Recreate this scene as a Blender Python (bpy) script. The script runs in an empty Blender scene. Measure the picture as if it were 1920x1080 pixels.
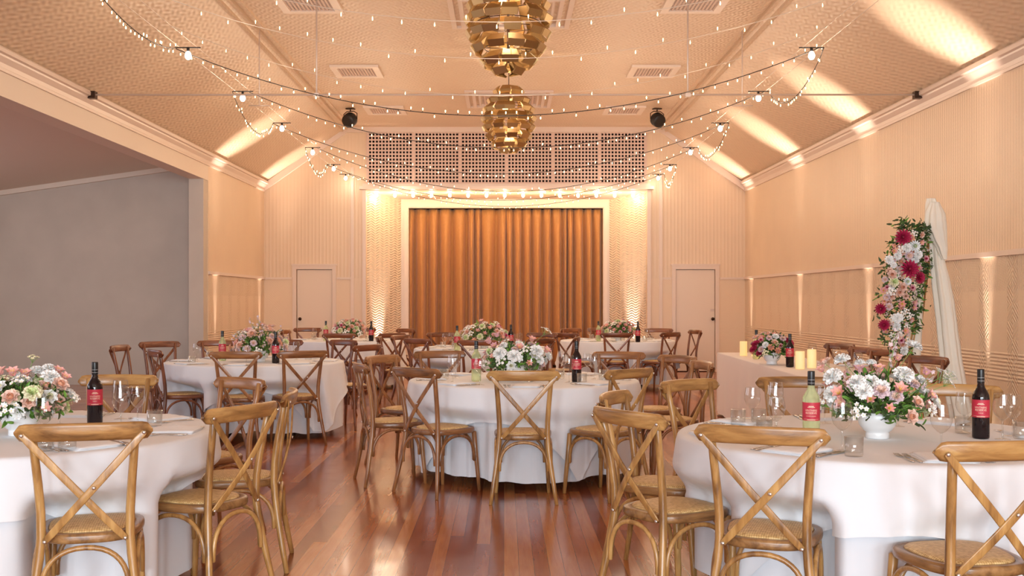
import bpy, math, random
from mathutils import Vector, Matrix
PI = math.pi
sc = bpy.context.scene
COL = sc.collection
random.seed(7)

# ------------------------------------------------------------------ camera, light, exposure
F = 2000.0           # focal length in pixels of the 1920 frame
VX, VY, H = 945.0, 565.0, 1.38
cam = bpy.data.cameras.new('camera'); camo = bpy.data.objects.new('camera', cam); COL.objects.link(camo)
cam.sensor_width = 36; cam.lens = 36 * F / 1920
cam.shift_x = (960 - VX) / 1920; cam.shift_y = (VY - 540) / 1920
camo.location = (0, 0, H); camo.rotation_euler = (PI / 2, 0, 0)
cam.clip_end = 200
sc.camera = camo
w = bpy.data.worlds.new('world'); sc.world = w; w.use_nodes = True
w.node_tree.nodes['Background'].inputs[0].default_value = (.8, .88, 1, 1)
w.node_tree.nodes['Background'].inputs[1].default_value = .6
sc.view_settings.view_transform = 'Standard'; sc.view_settings.look = 'None'
sc.view_settings.gamma = 1; sc.view_settings.use_curve_mapping = False
sc.view_settings.exposure = 0.08
sc.cycles.transparent_max_bounces = 24
sc.cycles.max_bounces = 9
sc.cycles.diffuse_bounces = 5
sc.cycles.use_denoising = True
sc.cycles.sample_clamp_indirect = 6

WARM = (1.0, .60, .33)
def lamp(kind, name, loc, energy, color, rot=(0, 0, 0), **kw):
    l = bpy.data.lights.new(name, kind); l.energy = energy; l.color = color
    for k, v in kw.items(): setattr(l, k, v)
    o = bpy.data.objects.new(name, l); COL.objects.link(o); o.location = loc; o.rotation_euler = rot
    return o
# daylight through the windows behind the camera and in the side annexe
for x in (-2.6, 0.0, 2.6):
    lamp('AREA', 'window_daylight', (x, -6.2, 2.1), 350, (.80, .92, 1.0), (PI / 2, 0, 0), shape='RECTANGLE', size=1.7, size_y=2.0)
lamp('AREA', 'annexe_daylight', (-9.8, 12.5, 1.9), 80, (.80, .84, 1.0), (0, PI / 2 * -1, 0), shape='RECTANGLE', size=1.6, size_y=5)
lamp('AREA', 'annexe_daylight_near', (-9.8, 4.5, 1.9), 95, (.84, .88, 1.0), (0, PI / 2 * -1, 0), shape='RECTANGLE', size=1.6, size_y=5)

# ------------------------------------------------------------------ pixel to place
def P(px, py, Y): return Vector(((px - VX) * Y / F, Y, H - (py - VY) * Y / F))
def on(px, py, z=.752):
    Y = F * (H - z) / (py - VY); return Vector(((px - VX) * Y / F, Y, z))

# ------------------------------------------------------------------ materials
MATS = {}
class NT:
    def __init__(s, name):
        s.m = bpy.data.materials.new(name); s.m.use_nodes = True; s.t = s.m.node_tree; s.n = s.t.nodes; s.l = s.t.links
        s.b = s.n['Principled BSDF']; s.out = s.n['Material Output']
    def add(s, typ, **kw):
        n = s.n.new(typ)
        for k, v in kw.items():
            if k.startswith('i_'):
                key = k[2:]; key = int(key) if key.isdigit() else key.replace('_', ' ')
                n.inputs[key].default_value = v
            else: setattr(n, k, v)
        return n
    def link(s, a, b): s.l.new(a, b)
    def math(s, op, a, b=None, c=None):
        n = s.n.new('ShaderNodeMath'); n.operation = op
        for i, v in enumerate((a, b, c)):
            if v is None: continue
            if isinstance(v, (int, float)): n.inputs[i].default_value = v
            else: s.link(v, n.inputs[i])
        return n.outputs[0]
    def coords(s, scale=(1, 1, 1), kind='Object', rot=(0, 0, 0)):
        c = s.add('ShaderNodeTexCoord'); m = s.add('ShaderNodeMapping'); m.inputs['Scale'].default_value = scale
        m.inputs['Rotation'].default_value = rot
        s.link(c.outputs[kind], m.inputs[0]); return m.outputs[0]
    def ramp(s, fac, stops):
        r = s.n.new('ShaderNodeValToRGB'); e = r.color_ramp.elements
        while len(e) < len(stops): e.new(.5)
        for k, (p, c) in enumerate(stops): e[k].position = p; e[k].color = (*c, 1)
        s.link(fac, r.inputs[0]); return r.outputs[0]
    def bump(s, h, strength=.3, dist=.01):
        n = s.n.new('ShaderNodeBump'); n.inputs['Strength'].default_value = strength; n.inputs['Distance'].default_value = dist
        s.link(h, n.inputs['Height']); s.link(n.outputs[0], s.b.inputs['Normal']); return n
def rough(t, v): t.b.inputs['Roughness'].default_value = v
def simple(name, color, r=.5, metal=0, noise=0, nscale=20, bump=0, spec=None, sss=0):
    t = NT(name); t.b.inputs['Base Color'].default_value = (*color, 1); rough(t, r); t.b.inputs['Metallic'].default_value = metal
    if spec is not None: t.b.inputs['Specular IOR Level'].default_value = spec
    if noise or bump:
        n = t.add('ShaderNodeTexNoise', i_Scale=nscale, i_Detail=4.0); t.link(t.coords(), n.inputs['Vector'])
        if noise:
            lo = tuple(c * (1 - noise) for c in color); hi = tuple(min(1, c * (1 + noise)) for c in color)
            t.link(t.ramp(n.outputs['Fac'], [(.3, lo), (.7, hi)]), t.b.inputs['Base Color'])
        if bump: t.bump(n.outputs['Fac'], bump, .004)
    if sss:
        t.b.inputs['Subsurface Weight'].default_value = sss; t.b.inputs['Subsurface Radius'].default_value = (.01, .01, .01)
    MATS[name] = t.m; return t.m
def emit(name, color, strength):
    t = NT(name); t.b.inputs['Base Color'].default_value = (*color, 1)
    t.b.inputs['Emission Color'].default_value = (*color, 1); t.b.inputs['Emission Strength'].default_value = strength
    t.m.cycles.emission_sampling = 'NONE'; return t.m

def wood(name, dark, mid, light, scale=1.0, r=.33, axis='Z'):
    t = NT(name)
    info = t.add('ShaderNodeObjectInfo')
    off = t.math('MULTIPLY', info.outputs['Random'], 13.0)
    sc_ = {'Z': (26, 26, 2.6), 'X': (2.6, 26, 26), 'Y': (26, 2.6, 26)}[axis]
    v = t.coords(tuple(a * scale for a in sc_))
    add = t.add('ShaderNodeVectorMath', operation='ADD'); t.link(v, add.inputs[0])
    cmb = t.add('ShaderNodeCombineXYZ'); t.link(off, cmb.inputs[0]); t.link(off, cmb.inputs[1]); t.link(off, cmb.inputs[2]); t.link(cmb.outputs[0], add.inputs[1])
    n = t.add('ShaderNodeTexNoise', i_Scale=1.0, i_Detail=5.0, i_Roughness=.62, i_Distortion=.5); t.link(add.outputs[0], n.inputs['Vector'])
    shift = t.math('MULTIPLY_ADD', info.outputs['Random'], .16, -.08)
    f = t.math('ADD', n.outputs['Fac'], shift)
    t.link(t.ramp(f, [(.28, dark), (.5, mid), (.72, light)]), t.b.inputs['Base Color'])
    rough(t, r); t.bump(n.outputs['Fac'], .12, .002); t.b.inputs['Coat Weight'].default_value = .25; t.b.inputs['Coat Roughness'].default_value = .2
    return t.m
M = {}
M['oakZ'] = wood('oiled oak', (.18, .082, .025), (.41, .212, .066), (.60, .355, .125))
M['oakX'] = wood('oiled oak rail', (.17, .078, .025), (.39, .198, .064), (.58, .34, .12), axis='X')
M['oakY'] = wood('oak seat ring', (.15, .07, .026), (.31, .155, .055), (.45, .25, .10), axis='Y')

M['brownZ'] = wood('lamplit brown oak', (.13, .050, .018), (.29, .118, .040), (.42, .20, .070))  # same oak, with the warm hall light put into its colour
M['brownX'] = wood('lamplit brown oak rail', (.12, .048, .018), (.27, .11, .038), (.41, .19, .068), axis='X')
M['brownY'] = wood('lamplit brown seat ring', (.11, .045, .018), (.23, .095, .036), (.34, .155, .06), axis='Y')
M['redZ'] = wood('lamplit red oak', (.095, .030, .013), (.205, .066, .026), (.31, .115, .046))  # oak again, reddened and darkened in colour for the warm, dim back
M['redX'] = wood('lamplit red rail', (.09, .028, .013), (.195, .062, .025), (.30, .11, .044), axis='X')
M['redY'] = wood('lamplit red seat ring', (.085, .028, .013), (.18, .060, .026), (.27, .10, .042), axis='Y')

def rattan():
    t = NT('woven rattan')
    v = t.coords((1, 1, 1), rot=(0, 0, PI / 4))
    s = t.add('ShaderNodeSeparateXYZ'); t.link(v, s.inputs[0])
    a = t.math('SINE', t.math('MULTIPLY', s.outputs[0], 2 * PI / .013)); b = t.math('SINE', t.math('MULTIPLY', s.outputs[1], 2 * PI / .013))
    ab = t.math('MULTIPLY', a, b)
    n = t.add('ShaderNodeTexNoise', i_Scale=70.0, i_Detail=3.0); t.link(t.coords(), n.inputs['Vector'])
    f = t.math('ADD', t.math('MULTIPLY_ADD', ab, .28, .0), n.outputs['Fac'])
    t.link(t.ramp(f, [(.2, (.42, .24, .085)), (.55, (.66, .43, .18)), (.85, (.80, .58, .28))]), t.b.inputs['Base Color'])
    rough(t, .5); t.bump(f, .45, .003); return t.m
M['rattan'] = rattan()

def cloth(name, col, tex=.15):
    t = NT(name); t.b.inputs['Base Color'].default_value = (*col, 1); rough(t, .85)
    t.b.inputs['Sheen Weight'].default_value = .15
    n = t.add('ShaderNodeTexNoise', i_Scale=5.0, i_Detail=3.0); t.link(t.coords(), n.inputs['Vector'])
    t.bump(n.outputs['Fac'], tex, .02); return t.m
M['linen'] = cloth('white table linen', (.80, .82, .86))
M['linen2'] = cloth('long white cloth', (.77, .79, .83))
M['blush'] = cloth('blush table linen', (.80, .72, .69))
M['napkin'] = cloth('white napkin', (.86, .87, .90), .3)
M['sheer'] = cloth('ivory drape cloth', (.86, .80, .68), .4)
def curtain_mat():
    t = NT('golden brown curtain'); rough(t, .62); t.b.inputs['Sheen Weight'].default_value = .3
    n = t.add('ShaderNodeTexNoise', i_Scale=90.0, i_Detail=2.0); t.link(t.coords((1, 1, .1)), n.inputs['Vector'])
    t.link(t.ramp(n.outputs['Fac'], [(.3, (.43, .19, .058)), (.7, (.52, .24, .078))]), t.b.inputs['Base Color']); return t.m
M['curtain'] = curtain_mat()

def floor_mat():
    t = NT('varnished timber floor'); c = t.coords()
    s = t.add('ShaderNodeSeparateXYZ'); t.link(c, s.inputs[0])
    W = .078
    row = t.math('FLOOR', t.math('DIVIDE', s.outputs[0], W))
    wn = t.add('ShaderNodeTexWhiteNoise', noise_dimensions='1D'); t.link(row, wn.inputs['W'])
    ys = t.math('ADD', t.math('DIVIDE', s.outputs[1], 4.6), t.math('MULTIPLY', wn.outputs['Value'], 9.0))
    cell = t.math('FLOOR', ys)
    key = t.math('ADD', t.math('MULTIPLY', row, 7.13), t.math('MULTIPLY', cell, 3.71))
    wn2 = t.add('ShaderNodeTexWhiteNoise', noise_dimensions='1D'); t.link(key, wn2.inputs['W'])
    cmb = t.add('ShaderNodeCombineXYZ')
    t.link(t.math('MULTIPLY', s.outputs[0], 17.0), cmb.inputs[0]); t.link(t.math('MULTIPLY', s.outputs[1], 1.1), cmb.inputs[1]); t.link(key, cmb.inputs[2])
    n = t.add('ShaderNodeTexNoise', i_Scale=1.6, i_Detail=6.0, i_Roughness=.6, i_Distortion=.9); t.link(cmb.outputs[0], n.inputs['Vector'])
    big = t.add('ShaderNodeTexNoise', i_Scale=.9, i_Detail=2.0); t.link(c, big.inputs['Vector'])
    f = t.math('ADD', t.math('MULTIPLY', wn2.outputs['Value'], .50), t.math('MULTIPLY', n.outputs['Fac'], .42))
    f = t.math('ADD', f, t.math('MULTIPLY', big.outputs['Fac'], .12))
    col = t.ramp(f, [(.18, (.15, .030, .009)), (.40, (.28, .064, .017)), (.60, (.42, .125, .036)), (.80, (.56, .225, .072))])
    # dark joints between the boards, dark knots and worn dark blotches
    fx = t.math('FRACT', t.math('DIVIDE', s.outputs[0], W)); gx = t.math('LESS_THAN', t.math('ABSOLUTE', t.math('SUBTRACT', fx, .5)), .485)
    fy = t.math('FRACT', ys); gy = t.math('GREATER_THAN', fy, .0016)
    g = t.math('MULTIPLY', gx, gy)
    v = t.add('ShaderNodeTexVoronoi', i_Scale=1.0); c2 = t.coords((3.3, 1.15, 1)); t.link(c2, v.inputs['Vector'])
    kn = t.math('GREATER_THAN', v.outputs['Distance'], .062)
    g2 = t.math('MULTIPLY_ADD', t.math('MULTIPLY', g, kn), .62, .38)
    mix = t.add('ShaderNodeMix', data_type='RGBA', blend_type='MULTIPLY'); mix.inputs['Factor'].default_value = 1
    t.link(col, mix.inputs['A']); t.link(g2, mix.inputs['B']); t.link(mix.outputs['Result'], t.b.inputs['Base Color'])
    rn = t.add('ShaderNodeTexNoise', i_Scale=3.0, i_Detail=5.0); t.link(c, rn.inputs['Vector'])
    t.link(t.math('MULTIPLY_ADD', rn.outputs['Fac'], .20, .10), t.b.inputs['Roughness'])
    bh = t.math('ADD', t.math('MULTIPLY', g, .6), t.math('ADD', t.math('MULTIPLY', wn2.outputs['Value'], .35), t.math('MULTIPLY', n.outputs['Fac'], .25)))
    t.bump(bh, .12, .002)
    t.b.inputs['Coat Weight'].default_value = .15; t.b.inputs['Coat Roughness'].default_value = .08
    return t.m
M['floor'] = floor_mat()

def bead_mat(name, col, axis, pitch=.055, strength=.55, fine=True):
    """painted pressed metal with raised vertical beads and a faint embossed grain"""
    t = NT(name); c = t.coords(); s = t.add('ShaderNodeSeparateXYZ'); t.link(c, s.inputs[0]); a = s.outputs[axis]; z = s.outputs[2]
    b = t.math('POWER', t.math('ABSOLUTE', t.math('SINE', t.math('MULTIPLY', a, PI / pitch))), 6.0)
    h = t.math('MULTIPLY', b, .8)
    if fine:
        e = t.math('MULTIPLY', t.math('SINE', t.math('MULTIPLY', a, 2 * PI / .0275)), t.math('SINE', t.math('MULTIPLY', z, 2 * PI / .04)))
        h = t.math('ADD', h, t.math('MULTIPLY', e, .22))
    joint = t.math('LESS_THAN', t.math('FRACT', t.math('DIVIDE', z, 1.83)), .004)
    h = t.math('SUBTRACT', h, joint)
    n = t.add('ShaderNodeTexNoise', i_Scale=1.3, i_Detail=4.0); t.link(c, n.inputs['Vector'])
    lo = tuple(x * .94 for x in col); t.link(t.ramp(n.outputs['Fac'], [(.3, lo), (.7, col)]), t.b.inputs['Base Color'])
    rough(t, .38); t.bump(h, strength, .006); return t.m
def tin_mat(name, col, axis, strength=.8):
    """pressed-metal dado: diamond crest columns, linked circles band, horizontal reeds"""
    t = NT(name); c = t.coords(); s = t.add('ShaderNodeSeparateXYZ'); t.link(c, s.inputs[0]); a = s.outputs[axis]; z = s.outputs[2]
    fa = t.math('ABSOLUTE', t.math('SUBTRACT', t.math('FRACT', t.math('DIVIDE', a, .60)), .5))
    fz = t.math('ABSOLUTE', t.math('SUBTRACT', t.math('FRACT', t.math('DIVIDE', z, .34)), .5))
    dia = t.math('SINE', t.math('MULTIPLY', t.math('ADD', t.math('MULTIPLY', fa, .60), t.math('MULTIPLY', fz, .34)), 2 * PI / .045))
    colmask = t.math('LESS_THAN', fa, .17)
    reeds = t.math('SINE', t.math('MULTIPLY', z, 2 * PI / .035))
    band = t.math('MULTIPLY', t.math('GREATER_THAN', z, .62), t.math('LESS_THAN', z, .90))
    crest = t.math('GREATER_THAN', z, 1.48)
    tri = t.math('SINE', t.math('MULTIPLY', t.math('ADD', t.math('MULTIPLY', fa, 1.2), z), 2 * PI / .05))
    fine = t.math('MULTIPLY', t.math('SINE', t.math('MULTIPLY', a, 2 * PI / .03)), t.math('SINE', t.math('MULTIPLY', z, 2 * PI / .03)))
    h = t.math('MULTIPLY', t.math('MULTIPLY', dia, colmask), .8)
    h = t.math('ADD', h, t.math('MULTIPLY', t.math('MULTIPLY', reeds, band), .8))
    h = t.math('ADD', h, t.math('MULTIPLY', t.math('MULTIPLY', tri, crest), .6))
    h = t.math('ADD', h, t.math('MULTIPLY', fine, .2))
    edge = t.math('LESS_THAN', t.math('FRACT', t.math('DIVIDE', a, .60)), .012); h = t.math('ADD', h, edge)
    t.b.inputs['Base Color'].default_value = (*col, 1); rough(t, .36); t.bump(h, strength, .006); return t.m
def fish_mat(name, col, axis):
    """overlapping scale / strapwork embossing of the stage side panels and sloping ceiling"""
    t = NT(name); c = t.coords(); s = t.add('ShaderNodeSeparateXYZ'); t.link(c, s.inputs[0]); a = s.outputs[axis]; z = s.outputs[2]
    h1 = t.math('SINE', t.math('ADD', t.math('MULTIPLY', z, 2 * PI / .050), t.math('MULTIPLY', t.math('SINE', t.math('MULTIPLY', a, 2 * PI / .13)), 2.4)))
    h2 = t.math('SINE', t.math('MULTIPLY', a, 2 * PI / .075))
    h = t.math('MULTIPLY', h1, t.math('MULTIPLY_ADD', h2, .4, .6))
    t.b.inputs['Base Color'].default_value = (*col, 1); rough(t, .33); t.bump(h, 1.0, .010); return t.m
def ceil_mat(name, col):
    t = NT(name); c = t.coords(); s = t.add('ShaderNodeSeparateXYZ'); t.link(c, s.inputs[0])
    h = t.math('MULTIPLY', t.math('SINE', t.math('MULTIPLY', s.outputs[0], 2 * PI / .10)), t.math('SINE', t.math('MULTIPLY', s.outputs[1], 2 * PI / .13)))
    h2 = t.math('SINE', t.math('ADD', t.math('MULTIPLY', s.outputs[0], 2 * PI / .05), t.math('MULTIPLY', t.math('SINE', t.math('MULTIPLY', s.outputs[1], 2 * PI / .26)), 2)))
    h = t.math('ADD', h, t.math('MULTIPLY', h2, .4))
    t.b.inputs['Base Color'].default_value = (*col, 1); rough(t, .45); t.bump(h, .55, .006); return t.m
PAINT = (.78, .60, .425)
M['beadY'] = bead_mat('beaded wall paint side', PAINT, 1); M['beadX'] = bead_mat('beaded wall paint end', PAINT, 0, .07, .35, False)
M['tinY'] = tin_mat('pressed tin dado side', PAINT, 1); M['tinX'] = tin_mat('pressed tin dado end', PAINT, 0, .12)
M['fish'] = fish_mat('pressed tin stage panel', (.76, .62, .48), 0)
M['ceil'] = ceil_mat('pressed tin ceiling', (.71, .535, .375))
M['trim'] = simple('trim paint', (.76, .62, .52), .35)
M['plainwall'] = simple('flat annexe wall paint', (.57, .49, .41), .7, noise=.05, nscale=2)
M['beam'] = simple('beam paint', (.76, .64, .52), .5)
M['doorpaint'] = simple('door paint', (.78, .65, .53), .35)
M['lattice'] = simple('lattice paint', (.74, .55, .46), .5)
M['dark'] = simple('shade-dark void', (.02, .012, .01), .9)  # near-black colour stands in for the shade inside closed voids
M['black'] = simple('black plastic', (.012, .012, .013), .35)
M['blackmetal'] = simple('black wire', (.015, .012, .011), .5)
M['whitewire'] = simple('clear wire', (.72, .60, .48), .4)
M['rod'] = simple('painted steel rod', (.62, .50, .42), .35, .3)
M['steel'] = simple('polished steel', (.62, .60, .58), .22, 1)
M['bolt'] = simple('zinc bolt', (.75, .72, .68), .3, .9)
M['knob'] = simple('bronze knob', (.05, .025, .015), .3, .7)
M['ceramic'] = simple('white ceramic', (.86, .88, .90), .3)
M['vent'] = simple('vent paint', (.80, .66, .54), .4)
M['grille'] = simple('grille paint', (.66, .48, .38), .5)
def gold():
    t = NT('brushed gold sheet'); t.b.inputs['Metallic'].default_value = 1
    i = t.add('ShaderNodeObjectInfo'); t.link(t.ramp(i.outputs['Random'], [(0, (.36, .23, .10)), (1, (.60, .44, .22))]), t.b.inputs['Base Color'])
    rough(t, .42); return t.m
M['gold'] = gold()
def glass(name, tint=(1, 1, 1), refl=1.0):
    t = NT(name); t.n.remove(t.b)
    tr = t.add('ShaderNodeBsdfTransparent'); tr.inputs[0].default_value = (*tint, 1)
    gl = t.add('ShaderNodeBsdfGlossy'); gl.inputs['Roughness'].default_value = .03
    fr = t.add('ShaderNodeLayerWeight', i_Blend=.5)
    f = t.math('MULTIPLY_ADD', t.math('POWER', fr.outputs['Facing'], 2.4), .85 * refl, .06)
    mx = t.add('ShaderNodeMixShader'); t.link(f, mx.inputs[0]); t.link(tr.outputs[0], mx.inputs[1]); t.link(gl.outputs[0], mx.inputs[2])
    t.link(mx.outputs[0], t.out.inputs[0]); return t.m
M['glass'] = glass('clear glass', (.965, .97, .965), .8)
M['votive'] = glass('green glass', (.70, .85, .45), .8)
M['whitewine'] = simple('pale green wine bottle', (.47, .58, .28), .06)
MATS['pale green wine bottle'].node_tree.nodes['Principled BSDF'].inputs['Transmission Weight'].default_value = .72
MATS['pale green wine bottle'].node_tree.nodes['Principled BSDF'].inputs['Base Color'].default_value = (.80, .90, .56, 1)
MATS['pale green wine bottle'].node_tree.nodes['Principled BSDF'].inputs['IOR'].default_value = 1.15
M['redwine'] = simple('dark red wine bottle', (.010, .004, .006), .06)
M['label'] = simple('crimson wine label', (.52, .025, .055), .5)
M['print'] = simple('pale gold label print', (.88, .66, .50), .5)
M['printw'] = simple('silver cap print', (.6, .6, .62), .4)
M['leaf'] = simple('fresh green leaf', (.14, .30, .045), .5, noise=.5, nscale=25)
M['leafd'] = simple('dark green leaf', (.055, .10, .028), .5, noise=.4, nscale=25)
M['stem'] = simple('green stem', (.22, .36, .10), .5)
for k, c in dict(white=(.96, .95, .91), blush=(.84, .60, .50), coral=(.86, .46, .42), magenta=(.50, .018, .085), peach=(.82, .42, .27),
                 cream=(.84, .80, .56), lilac=(.72, .56, .60), pink=(.78, .42, .46), yellow=(.85, .62, .12), greenw=(.66, .76, .38)).items():
    M['f_' + k] = simple(k + ' petal', c, .6, noise=.12, nscale=30, sss=.0)
M['candle'] = NT('lit ivory wax candle').m
_b = M['candle'].node_tree.nodes['Principled BSDF']; _b.inputs['Base Color'].default_value = (.85, .74, .45, 1)
_b.inputs['Emission Color'].default_value = (1, .62, .2, 1); _b.inputs['Emission Strength'].default_value = .42; _b.inputs['Roughness'].default_value = .5
M['candle'].cycles.emission_sampling = 'NONE'
M['fairy'] = emit('fairy light glow', (1.0, .74, .38), 6)
M['bulbw'] = emit('white bulb glow', (1.0, .93, .80), 14)
M['festoon'] = emit('festoon bulb glow', (1.0, .74, .38), 10)
M['lampglow'] = emit('chandelier lamp glow', (1.0, .74, .38), 6)
M['window'] = glass('window glass', (.98, .98, 1), .8)

# ------------------------------------------------------------------ mesh builder
class MB:
    def __init__(s): s.v = []; s.f = []; s.m = []; s.sm = []; s.cur = 0; s.smooth = True
    def face(s, idx, smooth=None): s.f.append(tuple(idx)); s.m.append(s.cur); s.sm.append(s.smooth if smooth is None else smooth)
    def box(s, a, b, mat=None):
        n = len(s.v); (x0, y0, z0), (x1, y1, z1) = a, b
        vs = [(x0, y0, z0), (x1, y0, z0), (x1, y1, z0), (x0, y1, z0), (x0, y0, z1), (x1, y0, z1), (x1, y1, z1), (x0, y1, z1)]
        if mat: vs = [tuple(mat @ Vector(v)) for v in vs]
        s.v += vs
        for q in ((0, 3, 2, 1), (4, 5, 6, 7), (0, 1, 5, 4), (1, 2, 6, 5), (2, 3, 7, 6), (3, 0, 4, 7)): s.face([n + i for i in q], False)
        return s
    def prism(s, pts, d):
        """extrude the 3-D polygon pts by vector d"""
        n = len(s.v); k = len(pts); s.v += [tuple(p) for p in pts] + [tuple(Vector(p) + Vector(d)) for p in pts]
        s.face(range(n + k - 1, n - 1, -1), False); s.face(range(n + k, n + 2 * k), False)
        for i in range(k):
            j = (i + 1) % k; s.face((n + i, n + j, n + k + j, n + k + i), False)
        return s
    def lathe(s, prof, seg=24, at=(0, 0, 0), cap=True):
        n = len(s.v); k = len(prof); ax, ay, az = at
        for r, z in prof:
            for i in range(seg):
                a = 2 * PI * i / seg; s.v.append((ax + r * math.cos(a), ay + r * math.sin(a), az + z))
        for j in range(k - 1):
            for i in range(seg):
                i2 = (i + 1) % seg; s.face((n + j * seg + i, n + j * seg + i2, n + (j + 1) * seg + i2, n + (j + 1) * seg + i))
        if cap:
            if prof[0][0] > 1e-5: s.face([n + i for i in range(seg)][::-1], False)
            if prof[-1][0] > 1e-5: s.face([n + (k - 1) * seg + i for i in range(seg)], False)
        return s
    def tube(s, path, r, seg=10, flat=None, up=Vector((0, 0, 1)), round_ends=True):
        """sweep a circle (or flat=(a,b) ellipse / rounded bar, a along side, b along up-ish) along path; r: number or list"""
        P_ = [Vector(p) for p in path]; k = len(P_); n0 = len(s.v)
        rr = r if isinstance(r, (list, tuple)) else [r] * k
        if round_ends:
            t0 = (P_[0] - P_[1]).normalized(); t1 = (P_[-1] - P_[-2]).normalized()
            P_ = [P_[0] + t0 * rr[0] * .28] + P_ + [P_[-1] + t1 * rr[-1] * .28]; rr = [rr[0] * .7] + list(rr) + [rr[-1] * .7]; k += 2
        side = None
        for i in range(k):
            t = (P_[min(i + 1, k - 1)] - P_[max(i - 1, 0)]).normalized()
            if side is None:
                u = up if abs(t.dot(up)) < .95 else Vector((1, 0, 0)); side = t.cross(u).normalized()
            else: side = (side - t * side.dot(t)).normalized()
            upv = side.cross(t).normalized()
            for j in range(seg):
                a = 2 * PI * j / seg; ca, sa = math.cos(a), math.sin(a)
                if flat:
                    e = .45; ca = math.copysign(abs(ca) ** e, ca) * flat[0]; sa = math.copysign(abs(sa) ** e, sa) * flat[1]
                s.v.append(tuple(P_[i] + side * (ca * rr[i]) + upv * (sa * rr[i])))
        for i in range(k - 1):
            for j in range(seg):
                j2 = (j + 1) % seg; s.face((n0 + i * seg + j, n0 + i * seg + j2, n0 + (i + 1) * seg + j2, n0 + (i + 1) * seg + j))
        s.face([n0 + j for j in range(seg)][::-1]); s.face([n0 + (k - 1) * seg + j for j in range(seg)])
        return s
    def grid(s, rows, closed=False):
        """rows: list of equally long lists of points"""
        n = len(s.v); c = len(rows[0])
        for r in rows: s.v += [tuple(p) for p in r]
        for i in range(len(rows) - 1):
            for j in range(c if closed else c - 1):
                j2 = (j + 1) % c; s.face((n + i * c + j, n + i * c + j2, n + (i + 1) * c + j2, n + (i + 1) * c + j))
        return s
    def merge(s, o, mat):
        n = len(s.v); s.v += [tuple(mat @ Vector(v)) for v in o.v]
        for f, m, sm in zip(o.f, o.m, o.sm): s.f.append(tuple(n + i for i in f)); s.m.append(m); s.sm.append(sm)
        return s
    def mesh(s, name, mats):
        me = bpy.data.meshes.new(name); me.from_pydata(s.v, [], s.f)
        for m in (mats if isinstance(mats, (list, tuple)) else [mats]): me.materials.append(M[m] if isinstance(m, str) else m)
        me.polygons.foreach_set('material_index', s.m); me.polygons.foreach_set('use_smooth', s.sm); me.update(); return me

def ob(name, data, mat=None, parent=None, loc=(0, 0, 0), rot=(0, 0, 0), scale=None):
    if isinstance(data, MB): data = data.mesh(name, mat)
    o = bpy.data.objects.new(name, data); COL.objects.link(o); o.location = loc; o.rotation_euler = rot
    if scale is not None: o.scale = (scale,) * 3 if isinstance(scale, (int, float)) else scale
    if parent: o.parent = parent
    return o
def tag(o, label, cat, group=None, kind=None):
    o['label'] = label; o['category'] = cat
    if group: o['group'] = group
    if kind: o['kind'] = kind
    return o
def thing(name, label, cat, loc=(0, 0, 0), rotz=0, group=None):
    o = bpy.data.objects.new(name, None); COL.objects.link(o); o.location = loc; o.rotation_euler = (0, 0, rotz)
    o.empty_display_size = .1; return tag(o, label, cat, group)
def struct(name, mb, mat, parent=None, loc=(0, 0, 0), rot=(0, 0, 0)):
    o = ob(name, mb, mat, parent, loc, rot)
    if not parent: o['kind'] = 'structure'
    return o
KIDS = {}
def children(o):
    return [c for c in bpy.data.objects if c.parent == o]
def proto(o):
    """remember a finished thing so it can be copied"""
    kids = [(c, list(c.children)) for c in o.children]; KIDS[o.name] = kids; return o
def dup(root, loc, rotz=0, label=None, group=None, cat=None, scale=None):
    r = root.copy(); COL.objects.link(r); r.location = loc; r.rotation_euler = (0, 0, rotz)
    if scale: r.scale = (scale,) * 3
    if label: r['label'] = label
    if group: r['group'] = group
    for ch, subs in KIDS.get(root.name, []):
        c = ch.copy(); COL.objects.link(c); c.parent = r
        for g in subs:
            d = g.copy(); COL.objects.link(d); d.parent = c
    return r
class Proto:
    """first use places the prototype itself, later uses copy it"""
    def __init__(s, o): s.o = proto(o); s.used = False
    def place(s, loc, rotz=0, label=None, group=None):
        if s.used: return dup(s.o, loc, rotz, label, group)
        s.used = True; s.first = (loc, rotz, label, group); s.o.location = loc; s.o.rotation_euler = (0, 0, rotz)
        if label: s.o['label'] = label
        if group: s.o['group'] = group
        return s.o
# ------------------------------------------------------------------ the setting
XL, XR, YB, YF = -4.70, 4.72, 20.9, -6.6
EAVE, FLAT, XF = 3.66, 4.78, 3.07
BW = .24    # beam width
m = MB(); m.box((-12.2, YF - .2, -.15), (XR + .2, YB + 2.2, 0)); struct('floor', m, 'floor')
# ceiling: two slopes and a flat middle in one folded slab
m = MB(); prof = [(XL - .05, EAVE), (-XF, FLAT), (XF, FLAT), (XR + .05, EAVE), (XR + .05, EAVE + .12), (XF, FLAT + .12), (-XF, FLAT + .12), (XL - .05, EAVE + .12)]
n = len(prof)
for a, b in ((0, 1), (1, 2), (2, 3)):
    (xa, za), (xb, zb) = prof[a], prof[b]
    m.prism([(xa, YF, za), (xb, YF, zb), (xb, YF, zb + .12), (xa, YF, za + .12)], (0, YB + .1 - YF, 0))
struct('ceiling', m, 'ceil')
DADO = 1.83
def wallY(name, x0, x1, y0, y1, z0, z1, mat):
    mm = MB(); mm.box((x0, y0, z0), (x1, y1, z1)); return struct(name, mm, mat)
wallY('wall_right', XR, XR + .15, YF, YB + .1, DADO, EAVE + .1, 'beadY')
wallY('wall_right_dado', XR, XR + .15, YF, YB + .1, 0, DADO, 'tinY')
wallY('wall_left', XL - BW, XL, 16.95, YB + .1, DADO, EAVE + .1, 'beadY')
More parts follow.
